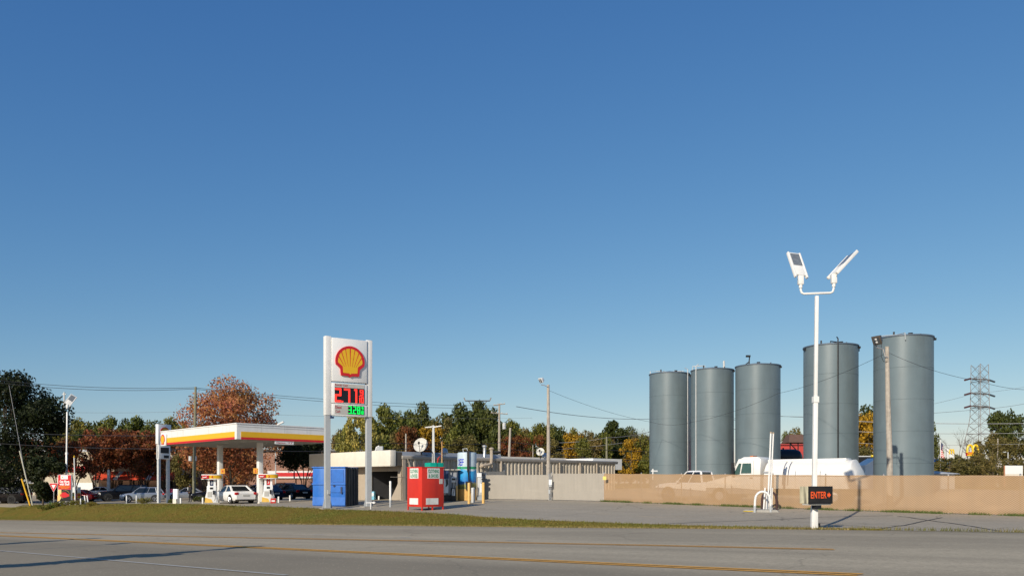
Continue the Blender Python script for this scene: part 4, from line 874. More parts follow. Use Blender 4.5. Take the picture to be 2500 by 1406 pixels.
# lamp above the canopy
cb_ = P(690, 17); cl_ = thing('street_lamp', 'pale lamp head showing above the canopy roof', 'street lamp', cb_); hz = CH + (HY-1036)/17 - cb_.z
MB().tube([(-1.0,0,-.1),(-1.0,0,hz-.3),(-.6,0,hz)], .09, 6).build('pole', LGREY, cl_); MB().hexa([(-.9,-.2,hz-.2),(0.2,-.2,hz+.3),(.2,.2,hz+.3),(-.9,.2,hz-.2)],[(-.9,-.2,hz-.0),(.1,-.2,hz+.5),(.1,.2,hz+.5),(-.9,.2,hz-.0)]).build('lamp_head', WHITE, cl_)

# ---------------------------------------------------------------- ENTER sign
es = thing('enter_sign', 'black box sign reading ENTER with arrow on the white lamp pole', 'sign', (0,0,0), R_(20)); eb = P(1995, 67); es.location = (eb.x, eb.y, 0); EZ = lambda y: CH + (HY-y)/67.
zb_, zt_ = EZ(1228), EZ(1187)
MB().box(-.53,.53,-.16,.30,zb_,zt_).build('cabinet', mat('peeling_cream', (.60,.55,.38),.7, var=.1, dirt=((.03,.03,.03),.95,5)), es)
MB().box(-.535,.535,-.19,-.16,zb_-.01,zt_+.01).build('frame', BLACK, es); MB().box(-.49,.49,-.197,-.19,zb_+.035,zt_-.035).build('face', mat('face_black', (.02,.018,.016),.5, var=.4), es)
OR = mat('enter_orange', (.80,.10,.02),.5, emit=.15)
m_ = MB(); text(m_, 'ENTER', -.10, (zb_+zt_)/2, .70, .245, -.201, .02); m_.prism([(.29,.05+(zb_+zt_)/2),(.35,.05+(zb_+zt_)/2),(.35,.1+(zb_+zt_)/2),(.45,(zb_+zt_)/2),(.35,-.1+(zb_+zt_)/2),(.35,-.05+(zb_+zt_)/2),(.29,-.05+(zb_+zt_)/2)],-.202,-.198)
m_.build('lettering', OR, es, fixn=False); MB().box(-.5,.5,-.14,.2,zb_-.06,zb_-.0).build('bottom_tray', LCD, es); MB().box(-.14,.1,-.1,.12,zb_-.2,zb_-.06).build('mount', BLACK, es)
pc = thing('pole_sleeve', 'white square post sleeve with a chipped foot under the ENTER sign', 'post', P(1987, 66.5)); MB().hexa([(-.13,-.16,-.1),(.1,-.16,-.1),(.1,.05,-.1),(-.13,.05,-.1)],[(-.1,-.15,.86),(.1,-.15,.86),(.1,.05,.86),(-.1,.05,.86)]).build('sleeve', WHITE, pc, bevel=.01); MB().box(.12,.2,-.1,0,-.05,.22).build('bracket', BLACK, pc)

# ---------------------------------------------------------------- wooden poles and floodlights
def flood(o, x, z, m, parent, w=.5, lens=True, flip=1):
    a = Vector((-.62*flip, -.45, -.45)).normalized(); u = Vector((0,0,1)); s_ = a.cross(u).normalized(); v = s_.cross(a)
    M = Matrix(((s_.x, v.x, -a.x, x), (s_.y, v.y, -a.y, 0), (s_.z, v.z, -a.z, z), (0,0,0,1)))
    b = MB(); b.M = M; b.hexa([(-w/2,-w/2,0),(w/2,-w/2,0),(w/2,w/2,0),(-w/2,w/2,0)],[(-w*.3,-w*.3,w*.65),(w*.3,-w*.3,w*.65),(w*.3,w*.3,w*.65),(-w*.3,w*.3,w*.65)]); b.build('lamp_head', m, parent, bevel=.02)
    b = MB(); b.M = M; b.box(-w*.34,w*.34,-w*.34,w*.34,-.02,0); b.build('lens', mat('lamp_lens', (.10,.11,.12),.15,.3), parent)
    b = MB(); b.M = M; b.box(-w*.1,w*.1,w*.08,w*.26,-.035,-.02).box(-w*.1,w*.1,-w*.26,-w*.08,-.035,-.02); b.build('reflector', PURE, parent)
p2 = P(2173, 46); t = thing('light_pole', 'weathered wooden light pole leaning in front of the last tank with a brown floodlight', 'light pole', p2); hz = CH + (HY-846)/46 - p2.z
MB().tube([(0,0,-.3),(-.02,0,hz*.3),(-.12,0,hz*.7),(-.16,0,hz)], [.17,.155,.125,.1], 10).build('pole', WOOD, t, smooth=True)
MB().tube([(-.16,-.1,hz-.6),(-.3,-.1,hz-.55),(-.42,-.1,hz-.15),(-.75,-.1,hz-.05)], .035, 6).build('arm', STEEL, t); flood(None, -.62-.1, hz+.32, mat('bronze_metal', (.10,.075,.055),.5), t, .5)
MB().tube([(-.75,-.1,hz),(-.85,-.12,hz+.1),(-.86,-.12,hz+.3)], .02, 5).tube([(-.5,-.1,hz+.2),(-.52,-.1,hz-.5),(-.4,-.1,hz-.8),(-.17,-.1,hz-.82)], .014, 5).build('cable', BLACK, t)
WP2 = Vector((p2.x-.13, p2.y, p2.z+hz-.3))
p3 = P(1339, 33.5); t = thing('light_pole', 'weathered wooden light pole with a white floodlight behind the gap in the grey fence', 'light pole', p3); hz = CH + (HY-939)/33.5 - p3.z
MB().tube([(0,0,-.3),(0,0,hz*.5),(-.02,0,hz)], [.15,.13,.1], 10).build('pole', WOOD, t, smooth=True); MB().tube([(0,-.1,hz-.2),(-.3,-.1,hz-.05),(-.55,-.1,hz)], .03, 6).build('arm', STEEL, t); flood(None, -.58, hz+.3, PURE, t, .4)
WP3 = Vector((p3.x, p3.y, p3.z+hz-.4))
def upole(x, s, ty, m, lb, r=.15, arms=(), group=None, tr=None, lean=0.0, sb=None):
    b = P(x, s); t = thing('utility_pole', lb, 'utility pole', b, 0, group); hz = CH + (HY-ty)/s - b.z
    MB().tube([(0,0,-.3),(lean*.5,0,hz*.5),(lean,0,hz)], [r*1.1,r,r*.7], 8).build('pole', m, t, smooth=True)
    for z, wd, tilt in arms:
        MB().tube([(-wd/2,-.12,hz-z-tilt),(wd/2,-.12,hz-z+tilt)], .07, 4).build('crossarm', m, t)
        for k in range(4): 
            xx = -wd/2 + wd*(k+.2)/3.4; MB().lathe([(.05,0),(.07,.08),(.03,.18)],8,(xx,-.12)).build('insulator', LGREY, t).location = (0,0,hz-z+.05+tilt*(2*xx/wd))
    if tr: MB().lathe([(.02,-.02),(.26,0),(.28,.1),(.28,.85),(.2,.95),(.02,1.0)],14,(tr[0],-.25)).build('transformer', LGREY, t, smooth=True).location = (0,0,hz-tr[1])
    return t, b, hz
up1, ub1, uh1 = upole(473, 23, 944, GWOOD, 'tall greenish utility pole left of the big maple tree', .17, lean=.2)
MB().lathe([(.18,0),(.18,.5)],10,(-.3,-.15)).build('transformer', LGREY, up1).location = (0,0,4.3); MB().lathe([(.08,0),(.08,.5)],8,(.3,-.15)).build('insulator', LGREY, up1).location = (0,0,4.3)
upole(1219, 16, 985, WOOD, 'utility pole with double crossarm and grey transformer beyond the metal roof', .2, ((.15, 1.8, .12), (1.5, 2.6, -.1)), tr=(.75, 3.9))
upole(1240, 17, 1044, WOOD, 'short leaning utility pole right of the transformer pole', .2, lean=.35)
upole(991, 17, 1058, WOOD, 'plain brown pole left of the large satellite dish', .14); upole(1301, 20, 1086, WOOD, 'thin brown pole left of the small satellite dish', .06)
upole(1481, 14, 1066, GWOOD, 'grey utility pole above the metal building right end', .2)
upole(233, 14, 1078, LGREY, 'distant grey utility pole with a crossarm seen in the rust-brown trees', .15, ((.3, 1.6, .1),))
upole(2436, 15, 1070, WOOD, 'thin brown pole in the trees right of the lattice tower', .13); upole(265, 20, 1146, LGREY, 'grey utility stub pole behind the white car', .2)
mt = P(157, 4.0); 
MB().tube([(0,0,-1),(0,0,CH+(HY-957)/4-mt.z)], .5, 5).box(-1.2,1.2,-.2,.2,CH+(HY-957)/4-mt.z-1.4,CH+(HY-957)/4-mt.z-.9).solo('radio_mast', LGREY, 'very distant thin radio mast rising behind the left lamp pole', 'mast', mt)

# ---------------------------------------------------------------- wires
def wire(pts, r, m, lb, sag=0.0, name='power_line'):
    out = []
    for a, b in zip(pts[:-1], pts[1:]):
        a = Vector(a); b = Vector(b)
        for k in range(14):
            q = k / 14; p = a.lerp(b, q); p.z -= 4 * sag * q * (1 - q); out.append(p)
    out.append(Vector(pts[-1])); o = out[0].copy(); MB().tube([p - o for p in out], r, 4).solo(name, m, lb, 'cable', o, group='overhead cables')
Q = lambda x, y, s: P(x, s, y)
wire([Q(-100,917,24), Q(473,946,23), Q(1215,990,16)], .022, WIRE, 'highest black cable passing the greenish utility pole top', .5)
wire([Q(-100,922,24), Q(473,949,23), Q(1215,996,16)], .022, WIRE, 'second highest black cable just under the topmost one', .6)
wire([Q(-100,995,20), Q(480,1003,19), Q(1300,1020,16)], .012, LWIRE, 'thin grey cable crossing the sky low behind the big price sign', .4)
wire([Q(-100,1048,22), Q(473,1062,23), Q(980,1082,20), Q(1240,1078,17), Q(1600,1102,16)], .036, WIRE, 'thick black cable above the parked cars, upper of two', .3)
wire([Q(-100,1075,22), Q(473,1095,23), Q(1000,1095,20), Q(1240,1095,17), Q(1600,1125,16)], .036, WIRE, 'thick black cable above the parked cars, lower of two', .3)
wire([WP3, Q(1590,1030,28), Q(1690,1030,29), Q(1900,960,34), WP2], .010, WIRE, 'black cable hung between the two wooden light poles across the tanks', .25)
wire([WP2, Q(2390,930,44), Q(2560,950,43)], .010, WIRE, 'black cable leaving the right wooden light pole towards the right edge', .2)
wire([Q(1340,1080,14), Q(1481,1068,14), Q(1600,1050,13.5), Q(1900,1000,13)], .045, LWIRE, 'pale grey cable rising right across the trees, upper one', .3)
wire([Q(1340,1098,14), Q(1600,1068,13.5), Q(1900,1030,13)], .045, LWIRE, 'pale grey cable rising right across the trees, lower one', .3)
wire([Q(1260,992,14), Q(1600,1022,10), Q(1905,1016,9), Q(2378,1000,8.3), Q(2600,962,8)], .05, LWIRE, 'faint high voltage cable passing behind the tanks', .8)
wire([Q(1900,1015,10), Q(2140,1005,9), Q(2378,960,8.3), Q(2600,920,8)], .035, LWIRE, 'faint high voltage cable reaching the lattice tower middle arm', .8)
for i, y in enumerate((1030, 1055, 1083)):
    wire([Q(2080,y-3,16), Q(2270,y+3,16), Q(2560,y+2-i*2,15)], .045 - .01*i, mat('cable_pale', (.5,.48,.45),.6), ['top pale cable crossing in front of the golden orange tree', 'middle pale cable crossing in front of the golden orange tree', 'bottom pale cable crossing in front of the golden orange tree'][i], .1)

# ---------------------------------------------------------------- lattice tower
def pylon(x, s, ty, lb, basew, topw, wz, full=True):
    b = P(x, s); t = thing('lattice_tower', lb, 'pylon', b, R_(20)); hz = CH + (HY-ty)/s - b.z; m = mat('tower_steel', (.20,.18,.17),.6); mb = MB(); r = .085
    n = 14; W = lambda q: (basew + (wz-basew)*min(1, q/.55)) if q < .55 else wz + (topw-wz)*(q-.55)/.45
    zs = [hz*(i/n) for i in range(n+1)]
    for i in range(n):
        w0, w1 = W(i/n)/2, W((i+1)/n)/2; c0 = [(-w0,-w0),(w0,-w0),(w0,w0),(-w0,w0)]; c1 = [(-w1,-w1),(w1,-w1),(w1,w1),(-w1,w1)]
        for k in range(4):
            mb.tube([(*c0[k], zs[i]), (*c1[k], zs[i+1])], r*1.3, 4); j = (k+1)%4
            mb.tube([(*c0[k], zs[i]), (*c1[j], zs[i+1])], r*.7, 3); mb.tube([(*c0[j], zs[i]), (*c1[k], zs[i+1])], r*.7, 3)
            if i % 3 == 2: mb.tube([(*c1[k], zs[i+1]), (*c1[j], zs[i+1])], r*.8, 3)
    mb.build('tower_frame', m, t)
    for i, f in enumerate((.655, .76, .88)):
        z = hz*f; a = MB(); a.tube([(-3.2,0,z),(3.2,0,z)], .2, 4).tube([(-3.2,0,z),(0,0,z+.8),(3.2,0,z)], .08, 3).tube([(-3.2,0,z),(0,0,z-.6),(3.2,0,z)], .08, 3); a.build('crossarm', m, t)
        for sg in (-1, 1): MB().tube([(sg*3.6,0,z-.05*sg),(sg*6.0,0,z-.55)], .28, 6).build('insulator', mat('insulator_brown', (.10,.04,.04),.5) if sg < 0 else mat('insulator_slate', (.08,.1,.12),.5), t)
pylon(2392, 8.2, 890, 'tall lattice electricity tower near the right edge', 9.5, 3.2, 3.6)
b = P(1166, 7.5); MB().tube([(-4,0,0),(4,0,0)], .2, 3).tube([(-4,0,0),(-4.4,0,1)], .2, 3).tube([(4,0,0),(4.4,0,1)], .2, 3).tube([(-3,0,0),(0,0,-5),(3,0,0)], .15, 3).tube([(-1,0,0),(0,0,-25),(1,0,0)], .2, 3).solo('lattice_tower', mat('tower_steel', (.2,.18,.17)), 'faint top of a distant lattice tower above the dark central trees', 'pylon', (b.x, b.y, CH+(HY-978)/7.5))

# ---------------------------------------------------------------- metal building (store) with cream fascia
TAN = mat('tan_wall', (.42,.35,.27),.8, var=.06, dirt=((.25,.2,.15),.3,1.5)); CORR = mat('corrugated_tan', (.48,.42,.33),.6, var=.1, dirt=((.2,.17,.13),.5,1.2)); ROOFM = mat('roof_coating', (.25,.26,.28),.7)
BS = 33.; B0 = P(953, BS); BR = R_(43)
bt = thing('store_building', 'long tan corrugated metal store building with a cream fascia', 'building', (B0.x, B0.y, 0), BR)
bg_ = P(960,BS).z
ft, fb = CH + (HY-1098)/BS, CH + (HY-1137.5)/BS
MB().box(0, .5, 0, 12.0, fb, ft).build('fascia', CREAM, bt, bevel=.02)
MB().box(-.02, .03, .0, 12.0, fb+.05, fb+.12).build('fascia_trim', CREAM, bt)
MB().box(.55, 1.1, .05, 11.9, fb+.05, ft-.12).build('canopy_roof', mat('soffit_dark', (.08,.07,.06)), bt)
# front wall (local x = 1.1) with an opening, a wedge added for the shadow's slanted edge and a recess behind
wl = MB(); wl.box(1.1, 1.3, 0, .62, bg_-.2, fb+.05); wl.box(1.1, 1.3, .62, 4.4, fb-.35, fb+.05); wl.box(1.1, 1.3, 4.4, 11.9, bg_-.2, fb+.05)
y0 = .62
wl.add([(1.1,y0,bg_-.2),(1.1,y0+1.15,bg_-.2),(1.1,y0,bg_+1.25),(1.25,y0,bg_-.2),(1.25,y0+1.15,bg_-.2),(1.25,y0,bg_+1.25)], [(0,1,2),(3,5,4),(0,3,4,1),(1,4,5,2),(0,2,5,3)])
wl.build('front_wall', TAN, bt)
MB().box(4.2, 4.4, .3, 6.5, bg_-.2, fb+.05).box(1.35, 4.2, 4.45, 4.6, bg_-.2, fb).box(1.35, 4.2, .3, .45, bg_-.2, fb).box(1.35, 4.2, .45, 4.45, fb-.05, fb+.05).build('recess_wall', mat('recess_shade', (.06,.06,.065),.8), bt)  # recess walls near black, the shade put into their colour
rp = MB(); rp.box(4.12, 4.2, 2.4, 2.95, bg_+1.3, bg_+2.05); rp.build('notice_board', mat('notice_grey', (.12,.13,.13),.6), bt)
# corrugated side wall along local +x at y = 0
cw = MB(); Lx = 25.7; gz = CH + (HY-1110)/BS - .27; pit = .42; x = 1.35
while x < Lx:
    cw.add([(x,.02,bg_-.3),(x+.14,.02,bg_-.3),(x+.2,.12,bg_-.3),(x+.36,.12,bg_-.3),(x+.42,.02,bg_-.3),(x,.02,gz),(x+.14,.02,gz),(x+.2,.12,gz),(x+.36,.12,gz),(x+.42,.02,gz)], [(0,1,6,5),(1,2,7,6),(2,3,8,7),(3,4,9,8)]); x += pit
cw.build('corrugated_wall', CORR, bt, fixn=False)
MB().box(1.1, 1.36, -.03, .2, bg_-.3, gz).box(1.3, Lx+.2, .14, .3, bg_-.3, gz+.1).box(Lx, Lx+.2, .1, 12, bg_-.3, gz+.1).build('side_wall', TAN, bt)
MB().hexa([(1.05,-.06,gz-.02),(Lx+.4,-.06,gz-.02),(Lx+.4,.1,gz-.02),(1.05,.1,gz-.02)],[(1.05,-.12,gz+.22),(Lx+.4,-.12,gz+.22),(Lx+.4,.14,gz+.28),(1.05,.14,gz+.28)]).build('gutter', mat('gutter_tan', (.36,.33,.29),.5), bt, bevel=.03)
MB().hexa([(1.1,.14,gz+.2),(Lx+.3,.14,gz+.2),(Lx+.3,13,gz+.2),(1.1,13,gz+.2)],[(1.1,.14,gz+.24),(Lx+.3,.14,gz+.24),(Lx+.3,13,gz+.5),(1.1,13,gz+.5)]).build('roof', ROOFM, bt)
MB().box(.6, 12.5, 1.6, 10, gz+.28, gz+.62).build('raised_roof', mat('roof_pale_blue', (.34,.37,.42),.6), bt)
MB().box(24.3, 28.6, 1.5, 11, gz-.5, gz+.55).build('rear_parapet', PURE, bt); MB().box(12.5, 24.3, 5, 5.2, gz+.3, gz+.62).build('parapet', CREAM, bt)
for x_ in (11.0, 15.8, 18.0, 20.7, 23.0, 5.7): MB().cyl((x_,-.1,bg_), (x_,-.1,gz), .07, n=6).build('downpipe', TAN, bt)
# electric conduits near the corner
cd_ = MB()
for i, (x_, z_) in enumerate(((1.7,1.0),(2.05,1.3),(2.3,.9),(2.6,1.35),(2.9,1.0),(3.2,1.2))): cd_.box(x_-.09,x_+.09,-.16,-.02,bg_+z_,bg_+z_+.28).cyl((x_,-.08,bg_-.1),(x_,-.08,bg_+2.2+.1*i),.03,n=5)
cd_.tube([(1.5,-.06,gz),(1.9,-.1,bg_+2.3),(2.0,-.1,bg_+1.2)],.035,5).tube([(1.5,-.06,gz-.2),(2.3,-.1,bg_+1.9),(2.4,-.1,bg_+1.2)],.03,5).tube([(-.0,-.04,bg_+1.75),(3.4,-.05,bg_+1.75)],.02,5); cd_.build('electric_meters', TAN, bt)
tv = MB(); tv.M = Matrix.Translation((.27,0,0)); tv.tube([(9.6,-.15,gz+.95),(9.6,-.15,gz+.1),(9.5,-.2,gz-.25),(9.0,-.25,gz-.35),(8.6,-.2,gz-.4),(8.5,0,gz-.5)],.13,8); tv.lathe([(.13,gz+.9),(.2,gz+.95),(.2,gz+1.05),(.05,gz+1.12)],10,(9.6,-.15)); tv.build('vent_pipe', TAN, bt, smooth=True)
def bl(x, y): 
    p = bt.matrix_basis @ Vector((x, y, 0)); return p
def roof_item(name, lb, cat, lx, ly, build, group=None, rz=0):
    p = bl(lx, ly); t = thing(name, lb, cat, (p.x, p.y, gz+.2), rz, group); build(t); return t
def dish(R, zc):
    def f(t):
        m = MB(); n = 24; rings = 5; a = Vector((-.25,-.9,.35)).normalized(); s_ = a.cross(Vector((0,0,1))).normalized(); v = s_.cross(a); c = Vector((0,0,zc)); vs = []; fs = []
        for i in range(rings+1):
            rr = R*i/rings; dp_ = .25*R*(i/rings)**2
            for j in range(n): q = 2*math.pi*j/n; vs.append(c + s_*rr*math.cos(q) + v*rr*math.sin(q) + a*dp_)
        for i in range(rings):
            for j in range(n): fs.append((i*n+j, i*n+(j+1)%n, (i+1)*n+(j+1)%n, (i+1)*n+j))
        m.add(vs, fs); m.build('reflector', mat('dish_white', (.62,.60,.54),.6, dirt=((.35,.33,.28),.5,2)), t, smooth=True, fixn=False)
        MB().cyl((0,.1,0),(0,.1,zc-R*.2),.05).box(-.5,.5,-.3,.5,-.05,.15).build('mount', BLACK, t)
        fp = c + a*R*.9; MB().tube([c - v*R*.95 + a*R*.2, fp], .02, 4).tube([c + s_*R + a*R*.25, fp], .012, 4).tube([c - s_*R + a*R*.25, fp], .012, 4).build('feed_arm', DARK, t); MB().lathe([(.07,-.1),(.07,.1)],8).build('feed_horn', DARK, t).location = fp
    return f
def at_roof(px_, topy, name, lb, cat, build):   # a rooftop thing placed on the wall line's depth
    pass
roof_item('satellite_dish', 'large weathered satellite dish on the store roof', 'satellite dish', 3.5, .9, dish(.58, .9))
roof_item('satellite_dish', 'small white satellite dish left of the wooden light pole', 'satellite dish', 18.0, 2.3, dish(.38, .8))
def mush(t): MB().lathe([(.12,0),(.12,.3),(.28,.32),(.3,.42),(.25,.52),(.27,.56),(.22,.66),(.1,.74),(.01,.76)],16).build('turbine', STEEL, t, smooth=True)
roof_item('roof_vent', 'domed aluminium roof vent left of the blue tank', 'roof vent', 5.7, .8, mush); roof_item('roof_vent', 'domed aluminium roof vent under the small satellite dish', 'roof vent', 18.8, 2.5, mush)
def chim(t): MB().lathe([(.2,0),(.13,.15),(.13,.95),(.2,1.0),(.2,1.12),(.05,1.16)],14).build('flue', STEEL, t, smooth=True)
roof_item('chimney_flue', 'shiny metal flue beside the tan vent pipe on the roof', 'flue', 10.2, 1.1, chim)
rl_ = roof_item('floodlight', 'small grey floodlight on a bent arm above the cream fascia', 'floodlight', .6, 2.9, lambda t: (MB().tube([(0,0,-.5),(0,0,.45),(.1,0,.75),(.3,0,.85)],.05,6).build('arm', WHITE, t), MB().hexa([(.1,-.2,.35),(.6,-.2,.35),(.6,.2,.35),(.1,.2,.35)],[(.15,-.2,.8),(.6,-.2,.82),(.6,.2,.82),(.15,.2,.8)]).build('lamp_head', GREY, t)))
rl_.location.z = gz + .2
dbx = thing('black_cable_box', 'black elongated fitting hanging on cables right of the tan vent pipe', 'fitting', P(1212, 18, 1104)); MB().lathe([(.05,-.6),(.2,-.4),(.2,.4),(.05,.6)],8).build('shell', BLACK, dbx, smooth=True).rotation_euler = (0, R_(90), 0)

# ice box etc at store front
ib = thing('ice_box', 'small light blue box against the dark recess of the store', 'box', P(911, 31), R_(-20)); MB().box(-.17,.17,-.15,.15,0,.66).build('cabinet', mat('light_blue', (.2,.5,.65),.5), ib, bevel=.02); MB().box(-.12,.12,-.16,-.15,.3,.55).build('label', PURE, ib)

# ---------------------------------------------------------------- blue compactor
cp = thing('trash_compactor', 'big blue metal compactor with a dark side behind the price sign', 'dumpster', P(843, 36), R_(-15)); ch_ = CH + (HY-1139)/36 - P(843,36).z
MB().box(-2.45, 0, 0, 2.0, .03, ch_).build('container', [BLUE], cp, bevel=.03)
DK = mat('compactor_side_dark', (.045,.045,.05),.6, var=.4, dirt=((.15,.14,.13),.6,2))  # side panel and ribs far darker than the blue front
MB().box(0.0, .03, .05, 1.95, .05, ch_-.05).build('side_panel', DK, cp)
for y_ in (.4,.8,1.2,1.6): MB().box(.03, .09, y_-.05, y_+.05, .05, ch_-.05).build('rib', DK, cp)
MB().box(-2.48, .03, -.06, 0, ch_*.55, ch_*.59).box(-2.48,.03,-.08,.3,ch_-.06,ch_+.02).build('front_rail', BLUE, cp); MB().hexa([(-2.45,-.05,.1),(-.0,-.05,.1),(0,0,.1),(-2.45,0,.1)],[(-2.45,-.012,.65),(0,-.012,.65),(0,0,.65),(-2.45,0,.65)]).build('lower_plate', BLUE, cp)
MB().box(-.95,-.12,-.03,0,ch_*.62,ch_*.93).box(-1.3,-1.0,-.03,0,ch_*.62,ch_*.93).build('door', BLUE, cp); MB().box(-1.6,-.1,-.04,0,ch_*.36,ch_*.5).build('push_plate', BLUE, cp); MB().box(-.3,-.2,-.12,-.04,ch_*.33,ch_*.5).box(-.85,-.75,-.1,-.05,ch_*.5,ch_*.54).build('latch', NAVY, cp)
# ---------------------------------------------------------------- red clothing bin
cb = P(1030, 41); bn = thing('clothing_bin', 'red steel clothing and shoes donation bin on the lot edge', 'donation bin', cb, math.atan2(.66,.75)); Hb = CH + (HY-1139.5)/41 - cb.z
RD = mat('bin_red', (.62,.035,.02),.45, var=.06, dirt=((.4,.02,.02),.5,1.5))
MB().box(0,1.62,0,1.55,.22,Hb).build('box', RD, bn, bevel=.012); MB().box(-.02,1.64,-.02,1.57,Hb-.03,Hb+.02).build('lid', RD, bn)
for x_, y_ in ((.04,.04),(1.58,.04),(.04,1.51),(1.58,1.51),(.8,.04)): MB().box(x_-.035,x_+.035,y_-.035,y_+.035,-.1,.22).build('leg', RD, bn)
TG = mat('bin_text_green', (.06,.28,.16),.6); WP = mat('bin_white_panel', (.72,.72,.68),.6, dirt=((.5,.5,.45),.5,3))
def bpanel(side):
    m, tx = MB(), MB()
    if side == 'r':
        a = MB().box(.40,1.30,-.015,0,Hb-.68,Hb-.06).build('label_panel', WP, bn); text(tx, 'CLOTHING', .85, Hb-.24, .80, .22, -.02, .03); text(tx, '& SHOES', .84, Hb-.52, .72, .22, -.02, .03); tx.build('lettering', TG, a, fixn=False)
        MB().box(.30,1.2,-.015,0,.36,.74).build('blank_panel', WP, bn); b = MB().box(1.28,1.52,-.02,0,Hb-1.0,Hb-.7).build('notice', LCD, bn)
    else:
        tx.M = Matrix(((0,1,0,0),(-1,0,0,0),(0,0,1,0),(0,0,0,1)))   # x->-y plane on the left face
        a = MB().box(-.015,0,.35,1.25,Hb-.68,Hb-.06).build('label_panel', WP, bn); text(tx, 'CLOTHING', -.80, Hb-.24, .80, .22, -.02, .03); text(tx, '& SHOES', -.80, Hb-.52, .72, .22, -.02, .03); tx.build('lettering', TG, a, fixn=False)
        MB().box(-.015,0,.38,1.28,.36,.74).build('blank_panel', WP, bn)
bpanel('r'); bpanel('l')
gb = thing('recycling_box', 'green box standing behind the red clothing bin', 'box', P(1066, 35.5), R_(35)); MB().box(-.5,.55,0,.8,0,CH+(HY-1129)/35.5-P(1066,35.5).z).build('box', mat('teal_green', (.0,.33,.24),.5), gb, bevel=.02); MB().box(.0,.03,-.015,0,1.5,2.85).build('seam', BLACK, gb)
hp = thing('hose_mast', 'thin white hose mast with an orange top and red hose behind the green box', 'mast', P(1079, 35)); hh = CH+(HY-1077)/35-P(1079,35).z
MB().cyl((0,0,0),(0,0,hh*.62),.045).build('pole', WHITE, hp); MB().cyl((0,0,hh*.62),(0,0,hh),.04,.03).build('pole_top', mat('rust_orange', (.6,.35,.15),.6), hp); MB().tube([(-.35,0,hh*.52),(-.28,0,hh*.72),(-.05,0,hh*.78),(.1,0,hh*.72)],.04,6).build('hose', RED, hp); MB().tube([(-.6,0,hh*.45),(-.62,0,hh*.8),(-.85,0,hh*.9)],.035,6).build('hose', BLACK, hp)
# dispensers and tank
dd = thing('fuel_dispenser', 'grey and white diesel dispenser right of the red clothing bin', 'fuel pump', P(1097, 34), R_(15)); q = CH+(HY-1147)/34-P(1097,34).z
MB().box(-.15,.6,-.1,.5,.45,q).build('cabinet', mat('mid_grey', (.30,.31,.33),.5), dd, bevel=.02); MB().box(-.42,-.12,-.3,.3,.6,q*.72).build('white_front', PURE, dd); MB().box(-.42,-.12,-.3,.3,q*.72,q).build('display', NAVY, dd); MB().box(-.4,.55,-.15,.45,-.1,.45).build('plinth', BLACK, dd)
MB().tube([(-.3,-.33,1.6),(-.25,-.36,1.3),(-.3,-.36,1.05),(-.18,-.36,1.2),(-.2,-.36,1.6)],.035,6).build('hose', BLACK, dd); MB().tube([(.5,-.35,1.8),(.3,-.35,.9),(.1,-.4,.1)],.02,5).build('cable', BLACK, dd); MB().box(-.45,.75,-.35,.5,q,q+.05).build('top_cover', CREAM, dd)
d2 = thing('fuel_dispenser', 'small black and white dispenser between the grey dispenser and the blue tank', 'fuel pump', P(1108, 34), R_(5)); 
MB().box(-.2,.12,-.15,.15,0,.95).build('base', BLACK, d2); MB().box(-.14,.08,-.165,-.15,.4,.9).build('white_plate', PURE, d2); MB().box(-.18,.22,-.15,.15,1.35,1.72).build('head', PURE, d2, bevel=.02); MB().box(-.14,.12,-.165,-.15,1.5,1.66).build('display', BLACK, d2); MB().cyl((0,0,.95),(0,0,1.35),.04).box(.1,.2,-.05,.1,.95,1.35).build('stem', LGREY, d2); MB().tube([(-.1,-.2,1.3),(-.15,-.25,.7),(-.3,-.3,.05),(-.1,-.35,.02),(.05,-.3,.1)],.02,6).build('hose', BLACK, d2)
